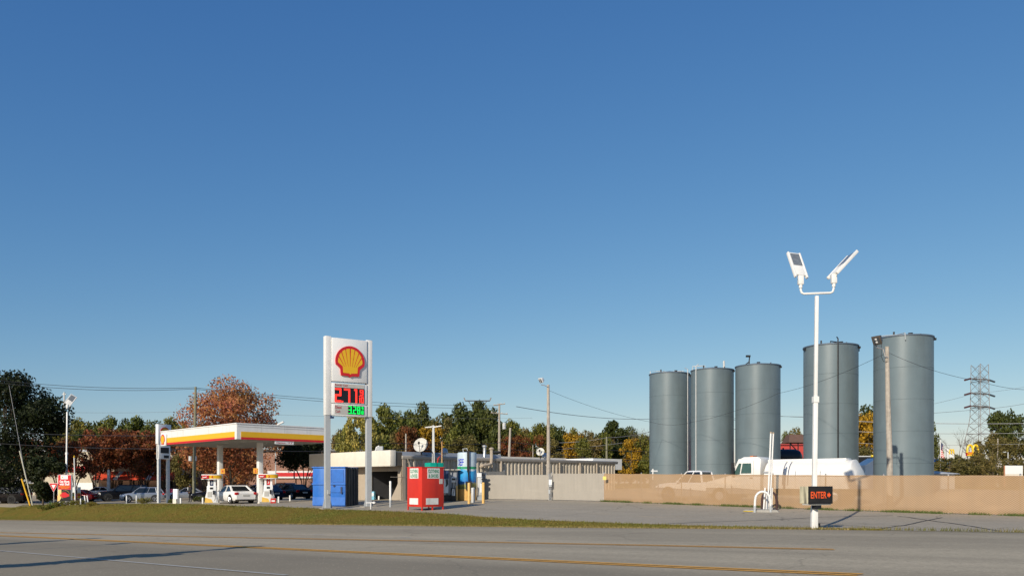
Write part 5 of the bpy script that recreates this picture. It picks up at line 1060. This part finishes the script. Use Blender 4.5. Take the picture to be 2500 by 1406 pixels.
def deftank():
    b = P(1140, 33.5); t = thing('storage_tank', 'upright tank printed with blue mountains and the letters DEF', 'tank', b, 0); h = CH + (HY-1104)/33.5 - b.z; r = .70; n = 48
    zb1 = CH + (HY-1193)/33.5 - b.z; zb2 = CH+(HY-1145)/33.5-b.z; zb3 = CH+(HY-1139)/33.5-b.z
    MB().lathe([(r*1.0,.0),(r,zb1*.3),(r,zb1)],n,cap=False).build('lower_band', mat('tank_orange', (.62,.36,.10),.5, var=.2), t, smooth=True, fixn=False)
    m, nn, l, bb = nodes_of('tank_print'); tc = nn.new('ShaderNodeTexCoord'); sp = nn.new('ShaderNodeSeparateXYZ'); l.new(tc.outputs['Object'], sp.inputs[0])
    nz = noise(nn, l, tc.outputs['Object'], 1.5, 3); ad = nn.new('ShaderNodeMath'); ad.operation = 'MULTIPLY_ADD'; l.new(nz, ad.inputs[0]); ad.inputs[1].default_value = 1.0; l.new(sp.outputs['Z'], ad.inputs[2])
    mount = ramp(nn, l, remap(nn, l, ad.outputs[0], zb1+.4, zb1+2.1), [(0,(.10,.11,.05)),(.25,(.30,.30,.06)),(.36,(.01,.12,.42)),(.6,(.02,.30,.65)),(.86,(.05,.35,.68)),(.92,(.55,.68,.75)),(1,(.6,.7,.76))])
    l.new(mount, bb.inputs['Base Color']); bb.inputs['Roughness'].default_value = .4
    MB().lathe([(r,zb1),(r,zb2)],n,cap=False).build('picture_band', m, t, smooth=True, fixn=False)
    MB().lathe([(r*1.003,zb2),(r*1.003,zb3)],n,cap=False).build('green_band', GREEN, t, smooth=True, fixn=False)
    MB().lathe([(r,zb3),(r,h-.1),(r*.97,h-.03),(r*.85,h),(.05,h+.03)],n,cap=False).build('shell', mat('tank_pale_blue', (.48,.58,.64),.45), t, smooth=True, fixn=False)
    tx = MB(); 
    for ch, ang in (('D', -119), ('E', -105), ('F', -90.5)):
        vs, fs = text_geo(ch, .02); a = R_(ang - 22); e = Vector((math.cos(a), math.sin(a), 0)); tn = Vector((-math.sin(a), math.cos(a), 0)); c = e*(r+.008)
        tx.add([tuple(e*(math.sqrt(max(0, r*r-(x_*.17)**2))+.008) + tn*(x_*.17) + Vector((0,0,(zb3+.32)+z_*.48))) for x_, z_ in vs], fs)
    tx.build('lettering', mat('def_blue', (.03,.06,.50),.5), t, fixn=False)
    MB().box(.05,.22,-r-.12,-r-.0,zb2-.2,h+.1).tube([(.13,-r-.1,zb2),(.18,-r-.15,zb1+.6),(.3,-r-.15,zb1+.4)],.05,6).build('fill_pipe', BLACK, t); MB().tube([(-.25,0,h),(-.3,0,h+.25),(0,0,h+.3),(.05,0,h)],.03,6).build('lifting_lug', LGREY, t)
    MB().hexa([(.0,-r-.3,zb1-.1),(.35,-r-.3,zb1-.1),(.35,-r-.05,zb1-.1),(0,-r-.05,zb1-.1)],[(-.05,-r-.3,zb1+.55),(.4,-r-.3,zb1+.55),(.4,-r-.05,zb1+.55),(-.05,-r-.05,zb1+.55)]).build('hose_cradle', BLACK, t)
deftank()
bx = MB().box(-.13,.13,-.1,.1,0,1.05); bx.solo('gas_cylinder', LGREY, 'grey upright cabinet between the thick yellow bollards', 'cabinet', P(1155, 35.5), bevel=.05)
d3 = thing('fuel_dispenser', 'grey and white dispenser right of the blue tank', 'fuel pump', P(1170, 33.5), R_(10)); q = CH+(HY-1154)/33.5-P(1170,33.5).z
MB().box(-.12,.2,-.1,.15,.3,q-.15).build('cabinet', LGREY, d3, bevel=.02); MB().box(.05,.17,-.12,-.1,.55,1.2).build('white_plate', PURE, d3); MB().box(-.15,.25,-.1,.15,-.05,.35).build('plinth', mat('mid_grey2', (.35,.38,.4),.5), d3); MB().box(-.2,.15,-.15,.15,q-.3,q).build('head', PURE, d3); MB().box(.15,.45,-.1,.1,q-.5,q-.42).box(.15,.4,-.1,.1,q-.9,q-.7).box(.15,.4,-.1,.1,q-.2,q-.1).build('nozzle_holder', BLACK, d3)

# ---------------------------------------------------------------- fences
TANF = screen_mat('tan_screen', (.50,.335,.195), (.35,.225,.12), .20); GRYF = screen_mat('grey_screen', (.42,.385,.33), (.35,.32,.275), .06)
def fence(a, b, h, m, lb, cat='fence', posts=3.0, behind=.06, name='privacy_fence', group=None, clear=.03):
    a = Vector((a[0], a[1])); b = Vector((b[0], b[1])); L = (b-a).length; d = (b-a)/L; nn = Vector((-d.y, d.x)); nn = nn if nn.y > 0 else -nn
    t = thing(name, lb, cat, (a.x, a.y, H(a.x, a.y)), 0, group); o = Vector(t.location); n = max(2, int(L/1.0)); mb = MB(); rg = random.Random(int(L*10))
    for i in range(n):
        vs = []
        for q in (i, i+1):
            p = a + d*L*q/n; g = H(p.x, p.y); w_ = .02*math.sin(q*1.7)
            vs += [Vector((p.x+nn.x*w_, p.y+nn.y*w_, g+clear)) - o, Vector((p.x, p.y, g+h+.012*math.sin(q*2.3))) - o]
        mb.quad(vs[0], vs[2], vs[3], vs[1])
    org = o
    mb.build('screen', m, t, fixn=False, uv=lambda v: ((Vector((v[0]+org.x, v[1]+org.y))-a).dot(d), v[2]))
    k = max(1, int(round(L/posts))); rl = MB()
    for i in range(k+1):
        p = a + d*L*i/k + nn*behind; g = H(p.x, p.y); MB().lathe([(.035,g-.1-o.z),(.035,g+h+.03-o.z),(.045,g+h+.05-o.z),(.01,g+h+.09-o.z)],8,(p.x-o.x,p.y-o.y)).build('post', STEEL, t)
    for z in (.15, h-.05): rl.tube([Vector((*(a + d*L*i/8 + nn*behind), H(*(a + d*L*i/8)) + z)) - o for i in range(9)], .022, 5)
    rl.build('rail', STEEL, t); return t
fp0, fp1 = (6.12, 54.6), (25.2, 35.05)
fence(fp0, fp1, 1.84, TANF, 'long tan mesh privacy fence in front of the tanks')
def FX(x, s): p = P(x, s); return (p.x, p.y)
fence(FX(1346, 34.8), FX(1473, 36.6), 1.86, GRYF, 'light grey screened gate panel left of the tan fence')
fence(FX(1186, 33), FX(1339, 34.8), 1.78, GRYF, 'long light grey screened fence panel left of the wooden light pole')
fence(FX(1166, 32.6), FX(1184, 32.9), 1.85, GRYF, 'short light grey screened fence piece right of the yellow bollard')
fence(FX(1170, 32.0), FX(1232, 31.0), 2.0, GRYF, 'pale screened fence returning behind the grey panels')
gp = thing('gate_hardware', 'grey electrical boxes and pipes in the gap of the grey fence', 'electrical box', P(1343, 35)); MB().cyl((-.06,0,-.1),(-.06,0,1.85),.03).cyl((.06,0,-.1),(.06,0,1.9),.03).build('pipe', STEEL, gp); MB().box(-.1,.12,-.12,-.02,1.1,1.45).build('meter_box', PURE, gp); MB().box(-.08,.1,-.14,-.02,.95,1.1).box(-.12,.0,-.1,-.02,.45,.75).build('junction_box', GREY, gp)
yt = MB().box(-.11,.13,-.03,-.02,1.45,1.68); yt.solo('yellow_tag', mat('tag_yellow', (.75,.6,.15),.6), 'small yellow tag on the fence corner where grey meets tan', 'tag', P(1476, 37), R_(-30))

# vent pipes and hoops on concrete pad
pad = P(1856, 46); rg = random.Random(5); pm = MB(); ring = [(1.05*math.cos(a)*(1+rg.uniform(-.08,.08)), .5*math.sin(a)*(1+rg.uniform(-.08,.08))) for a in [i*2*math.pi/16 for i in range(16)]]
pm.add([(x*1.05,y*1.05,-.1) for x,y in ring]+[(x*.85,y*.85,.10) for x,y in ring]+[(0,0,.14)], [(i,(i+1)%16,16+(i+1)%16,16+i) for i in range(16)]+[(16+i,16+(i+1)%16,32) for i in range(16)])
pm.solo('concrete_pad', CONC, 'low rounded concrete mound at the foot of the white pipes', 'concrete pad', pad, R_(-30), smooth=True)
def hoop(x, s, w, h, m, lb, rz, rot=0):
    t = thing('hoop_barrier', lb, 'barrier', P(x, s), rz, 'hoop guards around the vent pipes'); pts = [(-w/2,0,0),(-w/2*.96,0,h*.55)] + [(-w/2*math.cos(a)*.93,0,h*.62+h*.38*math.sin(a)) for a in [.35+i*(math.pi-.7)/8 for i in range(9)]] + [(w/2*.96,0,h*.55),(w/2,0,0)]
    MB().tube(pts, .06, 8).build('hoop', m, t, smooth=True)
    if m is WHITE: 
        for sg in (-1,1): MB().cyl((sg*w/2,0,-.1),(sg*w/2,0,.34),.064,n=8).build('foot_band', GREY, t)
hoop(1862, 46.5, .8, 1.08, WHITE, 'white steel hoop guard in front of the vent pipes', R_(-15)); hoop(1878, 45, .78, 1.0, mat('rust_brown', (.06,.03,.03),.7), 'dark rusty hoop guard behind the vent pipes', R_(-15))
for x, s, h, tx_, lb in ((1874,45.4,4.15,1882,'tall white vent pipe, left of the tall pair'),(1879,45.2,4.12,1888,'tall white vent pipe, right of the tall pair'),(1864,45.8,1.25,1868,'short white pipe left of the tall vent pipes'),(1870,45.6,.95,1872,'shortest white pipe among the vent pipes'),(1884,45.1,1.2,1885,'short white pipe right of the tall vent pipes')):
    b = P(x, s); lx_ = (tx_-x)/s; t = thing('vent_pipe', lb, 'pipe', b, 0, 'white vent pipes'); MB().tube([(0,0,-.1),(lx_,0,h)],.045,8).build('pipe', WHITE, t, smooth=True)
    if h > 2: MB().lathe([(.05,h),(.06,h+.02),(.04,h+.08)],8,(lx_,0)).build('cap', mat('cap_rust', (.4,.3,.2)), t)
hx_, hy_ = hit(1835, 1248); MB().lathe([(.45,0),(.45,.03),(.4,.045)],16).solo('valve_cover', mat('cover_yellow', (.6,.42,.06),.7), 'flat yellow round cover on the asphalt lot', 'cover', (hx_, hy_, H(hx_, hy_)))

# ---------------------------------------------------------------- storage tanks
TK = mat('tank_steel_grey', (.14,.182,.198), .40, .05, var=.08, scale=.6, dirt=((.085,.10,.10),.5,.9), spec=.5)
def tank(xl, xr, topy, lb, s=None, seed=0, ladder=None, extras='rail'):
    w = 3.66; s = s or (xr-xl)/w; b = P((xl+xr)/2, s); b.y += w/2 * .0; h = CH + (HY-topy)/s - b.z; r = w/2
    t = thing('storage_tank', lb, 'tank', b, 0, 'tall blue-grey steel storage tanks'); n = 5
    MB().lathe([(r,-.3),(r,h)], 72, cap=False).build('shell', TK, t, smooth=True)
    sm = MB()
    for i in range(1, n): sm.lathe([(r+.001,h*i/n-.012),(r+.007,h*i/n-.008),(r+.007,h*i/n+.008),(r+.001,h*i/n+.012)], 72, cap=False)
    sm.build('weld_seams', mat('weld_seam', (.10,.135,.15), .6), t, smooth=True)
    MB().lathe([(r+.0,h-.06),(r+.05,h-.05),(r+.05,h+.03),(r-.1,h+.05),(.02,h+.32)], 72, cap=False).build('roof', mat('tank_roof', (.10,.13,.17),.5), t, smooth=True)
    MB().lathe([(.12,0),(.12,.1),(.15,.11),(.15,.15)],12,(.45 - .3*(seed%3),-.7)).build('roof_hatch', BLACK, t).location = (0,0,h+.14)
    MB().cyl((-.9,-.6,h),(-.9,-.6,h+.38),.06,n=8).cyl((1.0,-.3,h),(1.0,-.3,h+.32),.05,n=8).build('roof_pipe', BLACK, t)
    MB().box(r-.28, r-.12, -1.0, -.82, h-.22, h-.08).build('lifting_lug', DARK, t)
    a0 = R_(-90 + 40*(seed % 2))
    if ladder is not None:
        a = R_(ladder); c = Vector((math.cos(a)*(r+.07), math.sin(a)*(r+.07), 0)); MB().tube([c + Vector((0,0,-.2)), c + Vector((0,0,h+.3)), c*.85 + Vector((0,0,h+.45))], .045, 6).build('riser_pipe', extras, t)
    return t, b, h, r
TKS = []
for i, (xl, xr, ty, lb, ld, ex) in enumerate([(1586,1673,914,'leftmost front storage tank with a pale riser pipe on its right', -42, STEEL),(1688,1790,905,'second storage tank from the left, with a curved pipe on top', -150, LGREY),(1797,1903,895,'third storage tank from the left, with a small dent', None, None),(1965,2091,848,'fourth storage tank, behind the white tanker truck, with a dark vertical pipe', -97, BLACK),(2138,2272,828,'rightmost storage tank behind the leaning wooden pole', None, None)]):
    s_ = None
    if i == 0: s_ = 97/3.66; xl, xr = 1586, 1683
    TKS.append(tank(xl, xr, ty, lb, s_, i, ld, ex or STEEL))
s_ = 25.0; w_ = 3.66*s_; tank(1686-w_, 1686, 917, 'storage tank hidden behind the leftmost one with only its right edge showing', s_, 7)
t, b, h, r = TKS[0]; MB().tube([(-r+.05,-.1,0),(-r+.05,-.1,h+.28),(-.75,-.2,h+.28),(-.75,-.2,h)], .045, 6).tube([(-.7,-.3,h+.22),(1.2,-.5,h+.24),(1.25,-.6,h)], .03, 5).build('top_pipework', LGREY, t)
t, b, h, r = TKS[1]; MB().tube([(-r+.05,-.2,h-.1),(-r+.05,-.2,h+.35),(-.7,-.3,h+.4),(-.7,-.3,h)], .045, 6).build('top_pipework', LGREY, t); MB().cyl((1.15,.5,h),(1.15,.5,h+.95),.09).build('vent_stack', LGREY, t)
t, b, h, r = TKS[2]; MB().tube([(-1.3,-.4,h),(-.85,-.4,h+.35),(-.8,-.4,h+.8)], .05, 6).box(-1.1,-.75,-.5,-.3,h+.75,h+.9).build('roof_lamp', DARK, t)
t, b, h, r = TKS[3]; MB().tube([(-.2,-.5,h),(-.2,-.5,h+.35),(.25,-.5,h+.28)], .05, 6).box(r+.02,r+.14,-.2,.0,h-.3,h-.1).box(-r-.12,-r-.0,-.2,.0,h-.25,h-.1).build('roof_lamp', BLACK, t)
t, b, h, r = TKS[4]; MB().tube([(-1.7,-.5,h+.12),(-.75,-.7,h+.17),(-.72,-1.75,h+.1),(-.72,-1.82,h-.35)], .03, 5).build('top_pipework', GREY, t)
vv = thing('vent_valve', 'small white T valve showing above the fence before the first tank', 'pipe', P(1594, 38)); MB().cyl((0,0,0),(0,0,2.15),.04).tube([(-.12,0,2.0),(.3,0,2.0)],.05,6).build('pipe', WHITE, vv)

# ---------------------------------------------------------------- tanker truck and pickup behind the fence
TR = math.atan2(.633, -.774)
tb_ = Vector((19.3, 45.9, 0)); tz = H(19.3, 45.9); tk = thing('tanker_truck', 'white tanker truck parked facing left behind the tan fence', 'truck', (tb_.x, tb_.y, tz), TR)   # local +x towards the cab
ht = 2.6
sec = []
def tsec(x, w_, zt, zb): 
    pts = []
    for i in range(17):
        a = math.pi * i / 16; pts.append((x, w_*math.cos(a)*(1 if 0 else 1), zb + (zt-zb)*(math.sin(a)**.7)))
    return pts
S_ = [tsec(-.35, 1.05, 1.5, .95), tsec(-.2, 1.12, 2.1, .95), tsec(.05, 1.18, 2.6, .95), tsec(.35, 1.2, ht-.03, .95), tsec(.6, 1.2, ht, .95), tsec(4.9, 1.2, ht, .95)]
vs = [p for q in S_ for p in q]; k = 17; fs = [(i*k+j, i*k+j+1, (i+1)*k+j+1, (i+1)*k+j) for i in range(len(S_)-1) for j in range(k-1)] + [tuple(range(k)), tuple((len(S_)-1)*k+j for j in range(k))] + [(i*k, (i+1)*k, (i+1)*k+k-1, i*k+k-1) for i in range(len(S_)-1)]
TW = mat('truck_white', (.78,.76,.71), .35, var=.03); MB().add(vs, fs).build('tank_body', TW, tk, smooth=True)
MB().box(.4, 4.92, -.5, .5, ht-.12, ht+.07).build('top_rail', TW, tk, bevel=.05)
for x_ in (3.45, 3.75):
    MB().tube([(x_, 1.225*math.cos(a), .95+(ht-.95)*(math.sin(a)**.7)+.006) for a in [.05+i*.11 for i in range(13)]], .022, 4).build('stripe', NAVY, tk)
cabm = MB().hexa([(5.15,-1.05,.6),(7.0,-1.05,.6),(7.0,1.05,.6),(5.15,1.05,.6)],[(5.15,-1.05,1.65),(7.0,-1.05,1.65),(7.0,1.05,1.65),(5.15,1.05,1.65)])
cabm.hexa([(5.15,-1.05,1.65),(7.0,-1.05,1.65),(7.0,1.05,1.65),(5.15,1.05,1.65)],[(5.15,-1.0,2.72),(6.55,-.95,2.72),(6.55,.95,2.72),(5.15,1.0,2.72)]).hexa([(5.2,-.9,2.72),(6.5,-.85,2.72),(6.5,.85,2.72),(5.2,.9,2.72)],[(5.4,-.8,2.84),(6.3,-.75,2.84),(6.3,.75,2.84),(5.4,.8,2.84)])
cabm.build('cab', TW, tk, bevel=.04); MB().hexa([(7.0,-.95,.6),(8.8,-.8,.6),(8.8,.8,.6),(7.0,.95,.6)],[(7.0,-.95,1.75),(8.75,-.75,1.35),(8.75,.75,1.35),(7.0,.95,1.75)]).build('bonnet', TW, tk, bevel=.06)
MB().hexa([(5.7,1.045,1.85),(6.35,1.045,1.85),(6.35,1.06,1.85),(5.7,1.06,1.85)],[(5.72,1.005,2.45),(6.25,.995,2.45),(6.25,1.03,2.45),(5.72,1.03,2.45)]).hexa([(6.42,1.045,1.8),(6.85,1.045,1.75),(6.85,1.06,1.75),(6.42,1.06,1.8)],[(6.34,.995,2.45),(6.48,.995,2.45),(6.48,1.03,2.45),(6.34,1.03,2.45)]).build('side_window', mat('cab_glass', (.05,.10,.09),.08), tk)
MB().hexa([(6.98,-.9,1.75),(7.02,-.9,1.75),(7.02,.9,1.75),(6.98,.9,1.75)],[(6.55,-.85,2.6),(6.62,-.85,2.6),(6.62,.85,2.6),(6.55,.85,2.6)]).build('windscreen', GLASS, tk)
MB().box(6.7,6.85,1.15,1.3,1.75,2.5).tube([(6.8,1.05,2.55),(6.8,1.25,2.5),(6.8,1.25,1.7),(6.8,1.05,1.65)],.02,5).build('wing_mirror', BLACK, tk)
MB().box(-.2,8.3,-.4,.4,.55,.95).build('chassis', BLACK, tk)
MB().box(5.55,5.565,1.05,1.056,.8,2.6).box(6.95,6.965,1.05,1.056,.8,1.8).box(5.56,6.96,1.05,1.054,.8,.815).build('door_seam', GREY, tk); MB().box(5.62,5.8,1.05,1.08,1.55,1.6).build('door_handle', BLACK, tk)
MB().box(4.5,4.9,1.19,1.215,1.9,1.96).box(3.0,3.02,1.2,1.21,1.0,2.0).box(1.6,1.62,1.2,1.21,1.0,2.0).build('tank_seam', GREY, tk); MB().box(5.9,6.1,-.3,.3,2.84,2.92).build('roof_beacon', mat('beacon_orange', (.5,.15,.04)), tk)
for x_ in (.9, 2.2, 7.7):
    for sg in (-1, 1): w1 = MB().cyl((x_,sg*.75,.5),(x_,sg*1.12,.5),.5,n=20).build('wheel', DARK, tk, smooth=True); MB().cyl((x_,sg*1.1,.5),(x_,sg*1.13,.5),.26,n=14).build('rim', PURE, w1)
car('pickup', PW, 0, 0, -.774, .633, 'white pickup truck parked behind the tan fence left of the tanker', loc=(12.1, 52.6, H(12.1, 52.6)), catg='pickup')

# ---------------------------------------------------------------- things between and right of the tanks
def Bx(name, lb, cat, xl, xr, yt, s, depth, m, nm='wall', bevel=0, rz=0.0):
    b = P((xl+xr)/2, s); w_ = (xr-xl)/s/2; t = thing(name, lb, cat, b, rz); MB().box(-w_, w_, 0, depth, -.5, CH+(HY-yt)/s-b.z).build(nm, m, t, bevel=bevel); return t, b, w_
RDW = mat('red_metal_wall', (.50,.06,.05),.6, dirt=((.35,.04,.03),.4,1))
t, b, w_ = Bx('red_building', 'bright red metal building between the third and fourth tanks', 'building', 1880, 1990, 1086, 20, 8, RDW); MB().box(-w_-.2,w_+.2,-.2,8.2,CH+(HY-1086)/20-b.z,CH+(HY-1083)/20-b.z).build('roof', mat('roof_red_dark', (.35,.05,.05)), t)
t = thing('hopper_shelter', 'brown pitched hopper roof on a dark steel frame before the red building', 'shelter', P(1945, 24)); z0 = P(1945,24).z; zt_, zb_ = CH+(HY-1061)/24-z0, CH+(HY-1081)/24-z0
MB().hexa([(-1.2,-1.2,zb_),(1.4,-1.2,zb_),(1.4,1.2,zb_),(-1.2,1.2,zb_)],[(-.9,-.5,zt_),(1.4,-.5,zt_),(1.4,.5,zt_),(-.9,.5,zt_)]).build('roof', mat('hopper_brown', (.14,.08,.06),.8), t)
fm = MB(); 
for x_ in (-1.0, -.2, 1.2): fm.tube([(x_,-1.0,0),(x_,-1.0,zb_)],.06,5)
fm.tube([(-1,-1,zb_-.1),(.2,-1,zb_-1.4)],.06,5).tube([(1.2,-1,zb_-.2),(.2,-1,zb_-1.9)],.09,5).tube([(-1.2,-1.05,zb_-.05),(1.4,-1.05,zb_-.05)],.06,5); fm.build('frame', BLACK, t)
t = thing('black_tank', 'black horizontal tank in front of the red building', 'tank', P(1925, 26)); z0 = P(1925,26).z; q = MB(); r_ = .75; zc = CH+(HY-1096)/26-z0-r_
q.lathe([(.05,-2.2),(r_*.7,-2.05),(r_,-1.7),(r_,.6),(r_*.8,1.0),(r_*.3,1.25),(.02,1.3)],20); o = q.build('shell', mat('black_tank', (.012,.014,.02),.4), t, smooth=True); o.rotation_euler = (0,R_(90),0); o.location = (0,0,zc); MB().box(-1.4,-1.2,-.5,.5,-.1,zc-.4).box(.5,.7,-.5,.5,-.1,zc-.4).build('saddle', BLACK, t); MB().cyl((-.5,0,zc+r_-.05),(-.5,0,zc+r_+.12),.08).build('valve', BLACK, t)
BRK = brick_mat('brick_red', (.26,.10,.06), (.32,.13,.08), (.35,.3,.25), 3)
t, b, w_ = Bx('brick_shop', 'low brick shop with black eaves between the last two tanks', 'building', 2085, 2150, 1124, 19, 6, mat('brick_plain', (.36,.15,.10),.9, var=.2, scale=8)); MB().box(-w_-.3,w_*.45,-.8,6,CH+(HY-1131)/19-b.z,CH+(HY-1115)/19-b.z).build('eaves', BLACK, t); MB().box(-w_,w_,.2,6,CH+(HY-1124)/19-b.z,CH+(HY-1112)/19-b.z).build('parapet', LGREY, t); MB().box(-w_,-w_*.2,-.03,0,-.2,CH+(HY-1133)/19-b.z).build('dark_window', GLASS, t)
ly = thing('yellow_lamp', 'small yellow sign lamp at the brick shop corner beside the last tank', 'lamp', P(2133, 21)); q = CH+(HY-1110)/21-P(2133,21).z; MB().box(-.3,.4,-.2,.2,q-.25,q).build('lamp_head', mat('lamp_yellow', (.8,.6,.05),.5), ly, bevel=.05); MB().cyl((0,0,0),(0,0,q-.25),.04).build('post', STEEL, ly)
MB().hexa([(-.6,0,0),(1.3,0,0),(1.3,2,0),(-.6,2,0)],[(-.5,0,1.9),(.5,0,2.5),(.5,2,2.5),(-.5,2,1.9)]).solo('white_tarp_trailer', PURE, 'white sloped trailer top left of the last tank', 'trailer', P(2128, 30))
t = thing('grey_shed', 'low grey metal roof just right of the last tank', 'shed', P(2300, 30)); z0 = P(2300,30).z; q = CH+(HY-1146)/30-z0; MB().hexa([(-1.3,0,q-.35),(1.5,0,q-.35),(1.5,3,q-.2),(-1.3,3,q-.2)],[(-1.2,.1,q-.25),(1.4,.1,q-.3),(.4,3,q),(-1.2,3,q)]).build('roof', mat('shed_roof', (.40,.41,.42),.6), t); MB().box(-1.1,1.2,.3,2.8,-.2,q-.34).build('wall', GREY, t)
t, b, w_ = Bx('blue_roof_building', 'building with a bright blue metal roof right of the last tank', 'building', 2255, 2322, 1142, 17, 8, LGREY); z1, z2 = CH+(HY-1142)/17-b.z, CH+(HY-1119)/17-b.z
MB().hexa([(-w_-.2,-.4,z1),(w_+.2,-.4,z1),(w_+.2,8,z1),(-w_-.2,8,z1)],[(-w_-.2,1.2,z2),(w_+.2,1.2,z2),(w_+.2,6,z2),(-w_-.2,6,z2)]).build('roof', mat('roof_blue', (.03,.20,.50),.5), t); MB().box(-w_,w_,-.43,-.4,z1-.5,z1-.1).build('red_fascia', SIGNRED, t)
# flag
fl = thing('flag_pole', 'white flagpole with a limp striped flag right of the last tank', 'flagpole', P(2296, 20)); q = CH+(HY-1072)/20-P(2296,20).z; MB().cyl((0,0,0),(0,0,q),.06,.04).build('pole', WHITE, fl)
fw = MB(); fr_ = MB(); fb_ = MB()
def fpt(u, v): return (.05 + .32*u + .1*math.sin(v*5+u*3)*u, .12*math.sin(u*9+v*2)*u, q - .35 - v*1.7 - u*.45)
for i in range(13):
    for j in range(5): (fr_ if i % 2 == 0 else fw).quad(fpt(j/5, i/13), fpt((j+1)/5, i/13), fpt((j+1)/5, (i+1)/13), fpt(j/5, (i+1)/13))
for j in range(3): fb_.quad(*[(x, y-.02, z) for x, y, z in (fpt(j/5,.0), fpt((j+1)/5,.0), fpt((j+1)/5,.5), fpt(j/5,.5))])
fr_.build('red_stripes', SIGNRED, fl, fixn=False); fw.build('white_stripes', PURE, fl, fixn=False); fb_.build('blue_canton', NAVY, fl, fixn=False)
# arches sign
def arches(parent, cx, z, w, h, y, m, th, dp=.25):
    for sg in (-1, 1):
        pts = []
        for i in range(15):
            a = math.pi*i/14; pts.append((cx + sg*w/4 - math.cos(a)*w/4*(.92 if 0 else 1), y, z + (h*.98)*(math.sin(a)**.62)))
        MB().tube(pts, th, 6).build('arch', m, parent, smooth=True)
MY = mat('arch_yellow', (.85,.55,.02),.4)
t = thing('arches_sign', 'red sign box topped by big golden arches behind the bushes', 'sign', P(2374, 18)); z0 = P(2374,18).z; zz = CH+(HY-1103)/18-z0; arches(t, 0, zz-.1, 1.5, CH+(HY-1084)/18-z0-zz, -.1, MY, .14)
MB().box(-.8,.8,-.1,.2,zz-.5,zz).build('box', SIGNRED, t); m_ = MB(); text(m_, "McDonald's", 0, zz-.2, 1.4, .26, -.11, .03); m_.build('lettering', MY, t, fixn=False); MB().box(-.75,.75,-.12,.1,zz-.52,zz-.38).build('lower_bar', MY, t); MB().cyl((0,.05,0),(0,.05,zz-.5),.2).build('post', BLACK, t)
t = thing('arches_sign', 'small distant white pylon sign with a yellow arch left of the big arches', 'sign', P(2321, 14)); z0 = P(2321,14).z; zt_ = CH+(HY-1095)/14-z0; MB().box(-.75,-.45,-.2,.2,0,zt_).build('post', WHITE, t); MB().box(-.35,.55,-.15,.15,zt_-1.7,zt_-.9).build('panel', WHITE, t); arches(t, .1, zt_-.95, .8, .85, -.1, MY, .11)
t = thing('billboard', 'white board with orange posts at the far right behind the fence', 'billboard', P(2468, 24)); q = CH+(HY-1136)/24-P(2468,24).z; MB().box(-.6,1.2,-.03,.03,q-.85,q).build('panel', PURE, t); MB().box(-.72,-.62,-.04,.04,0,q).build('post', mat('post_orange', (.45,.2,.1)), t); MB().box(-.6,1.2,-.04,.04,q-1.05,q-.86).build('base_board', CREAM, t)
t = thing('street_lamp', 'pale grey arm lamp at the far right above the fence', 'street lamp', P(2461, 19)); q = CH+(HY-1103)/19-P(2461,19).z; MB().tube([(0,0,0),(0,0,q),(-.5,0,q)],.06,6).build('pole', LGREY, t); MB().box(-.6,-.3,-.1,.1,q-.05,q+.05).build('lamp_head', LGREY, t)

# ---------------------------------------------------------------- shopping centre behind the left car park
BRT = brick_mat('brick_brown', (.30,.155,.105), (.34,.18,.125), (.38,.26,.2), 2.2)
t = thing('brick_store', 'long brown brick store behind the canopy with a red and white sign band', 'building', P(420, 16.5), 0); z0 = P(600,16).z - P(420,16.5).z
wh = CH + (HY-1105)/16 - P(420,16.5).z
MB().box(-.5, 30, 0, 14, -1, wh).build('wall', BRT, t, uv=lambda v: (v[0], v[2])); MB().box(-.7, 30.2, -.2, 14, wh, wh+.35).build('roof', mat('coping_dark', (.2,.19,.18)), t)
MB().box(14.2, 22.5, -.3, 0, CH+(HY-1167)/16-P(420,16.5).z, CH+(HY-1150)/16-P(420,16.5).z).build('sign_band', PURE, t); m_ = MB()
m_.box(15.5,21.0,-.33,-.3,CH+(HY-1163)/16-P(420,16.5).z,CH+(HY-1154)/16-P(420,16.5).z); m_.build('sign_stripe', SIGNRED, t)
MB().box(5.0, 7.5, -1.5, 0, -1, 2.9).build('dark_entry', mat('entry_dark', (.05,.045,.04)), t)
t = thing('awning_store', 'cream storefront with wide red awnings behind the crape myrtles', 'building', P(215, 16.8), 0); b = P(215,16.8); Z = lambda y: CH+(HY-y)/16.8-b.z
MB().box(-8, 13.2, 0, 14, -1, Z(1102)).build('wall', mat('store_cream', (.55,.48,.36),.8), t); MB().box(-8, 13.2, -.1, 14.1, Z(1102), Z(1097)).build('roof', mat('store_roof', (.45,.46,.48),.7), t)
AW = mat('awning_red', (.60,.06,.02),.7); AWW = mat('awning_white', (.6,.6,.58),.7)
for x0, x1, m_ in ((1.5,4.6,AW),(4.6,5.2,AWW),(5.2,9.2,AW),(9.2,9.9,AWW),(9.9,13.2,AW)):
    MB().hexa([(x0,-2.0,Z(1171)),(x1,-2.0,Z(1171)),(x1,-.01,Z(1171)),(x0,-.01,Z(1171))],[(x0,-1.9,Z(1168)),(x1,-1.9,Z(1168)),(x1,-.01,Z(1150)),(x0,-.01,Z(1150))]).build('awning', m_, t)
MB().box(1.5,13.2,-.05,0,-.5,Z(1173)).build('shop_windows', GLASS, t); MB().box(6.5,10.5,-.06,-.0,Z(1147),Z(1137)).box(-3,0.5,-.06,0,Z(1152),Z(1138)).build('sign_letters', SIGNRED, t); MB().box(-3,1,-.05,0,-.5,1.8).build('poster_wall', PURE, t); MB().box(9,13,-.08,-.05,.2,.9).build('pink_display', mat('pink_display', (.5,.05,.2)), t)
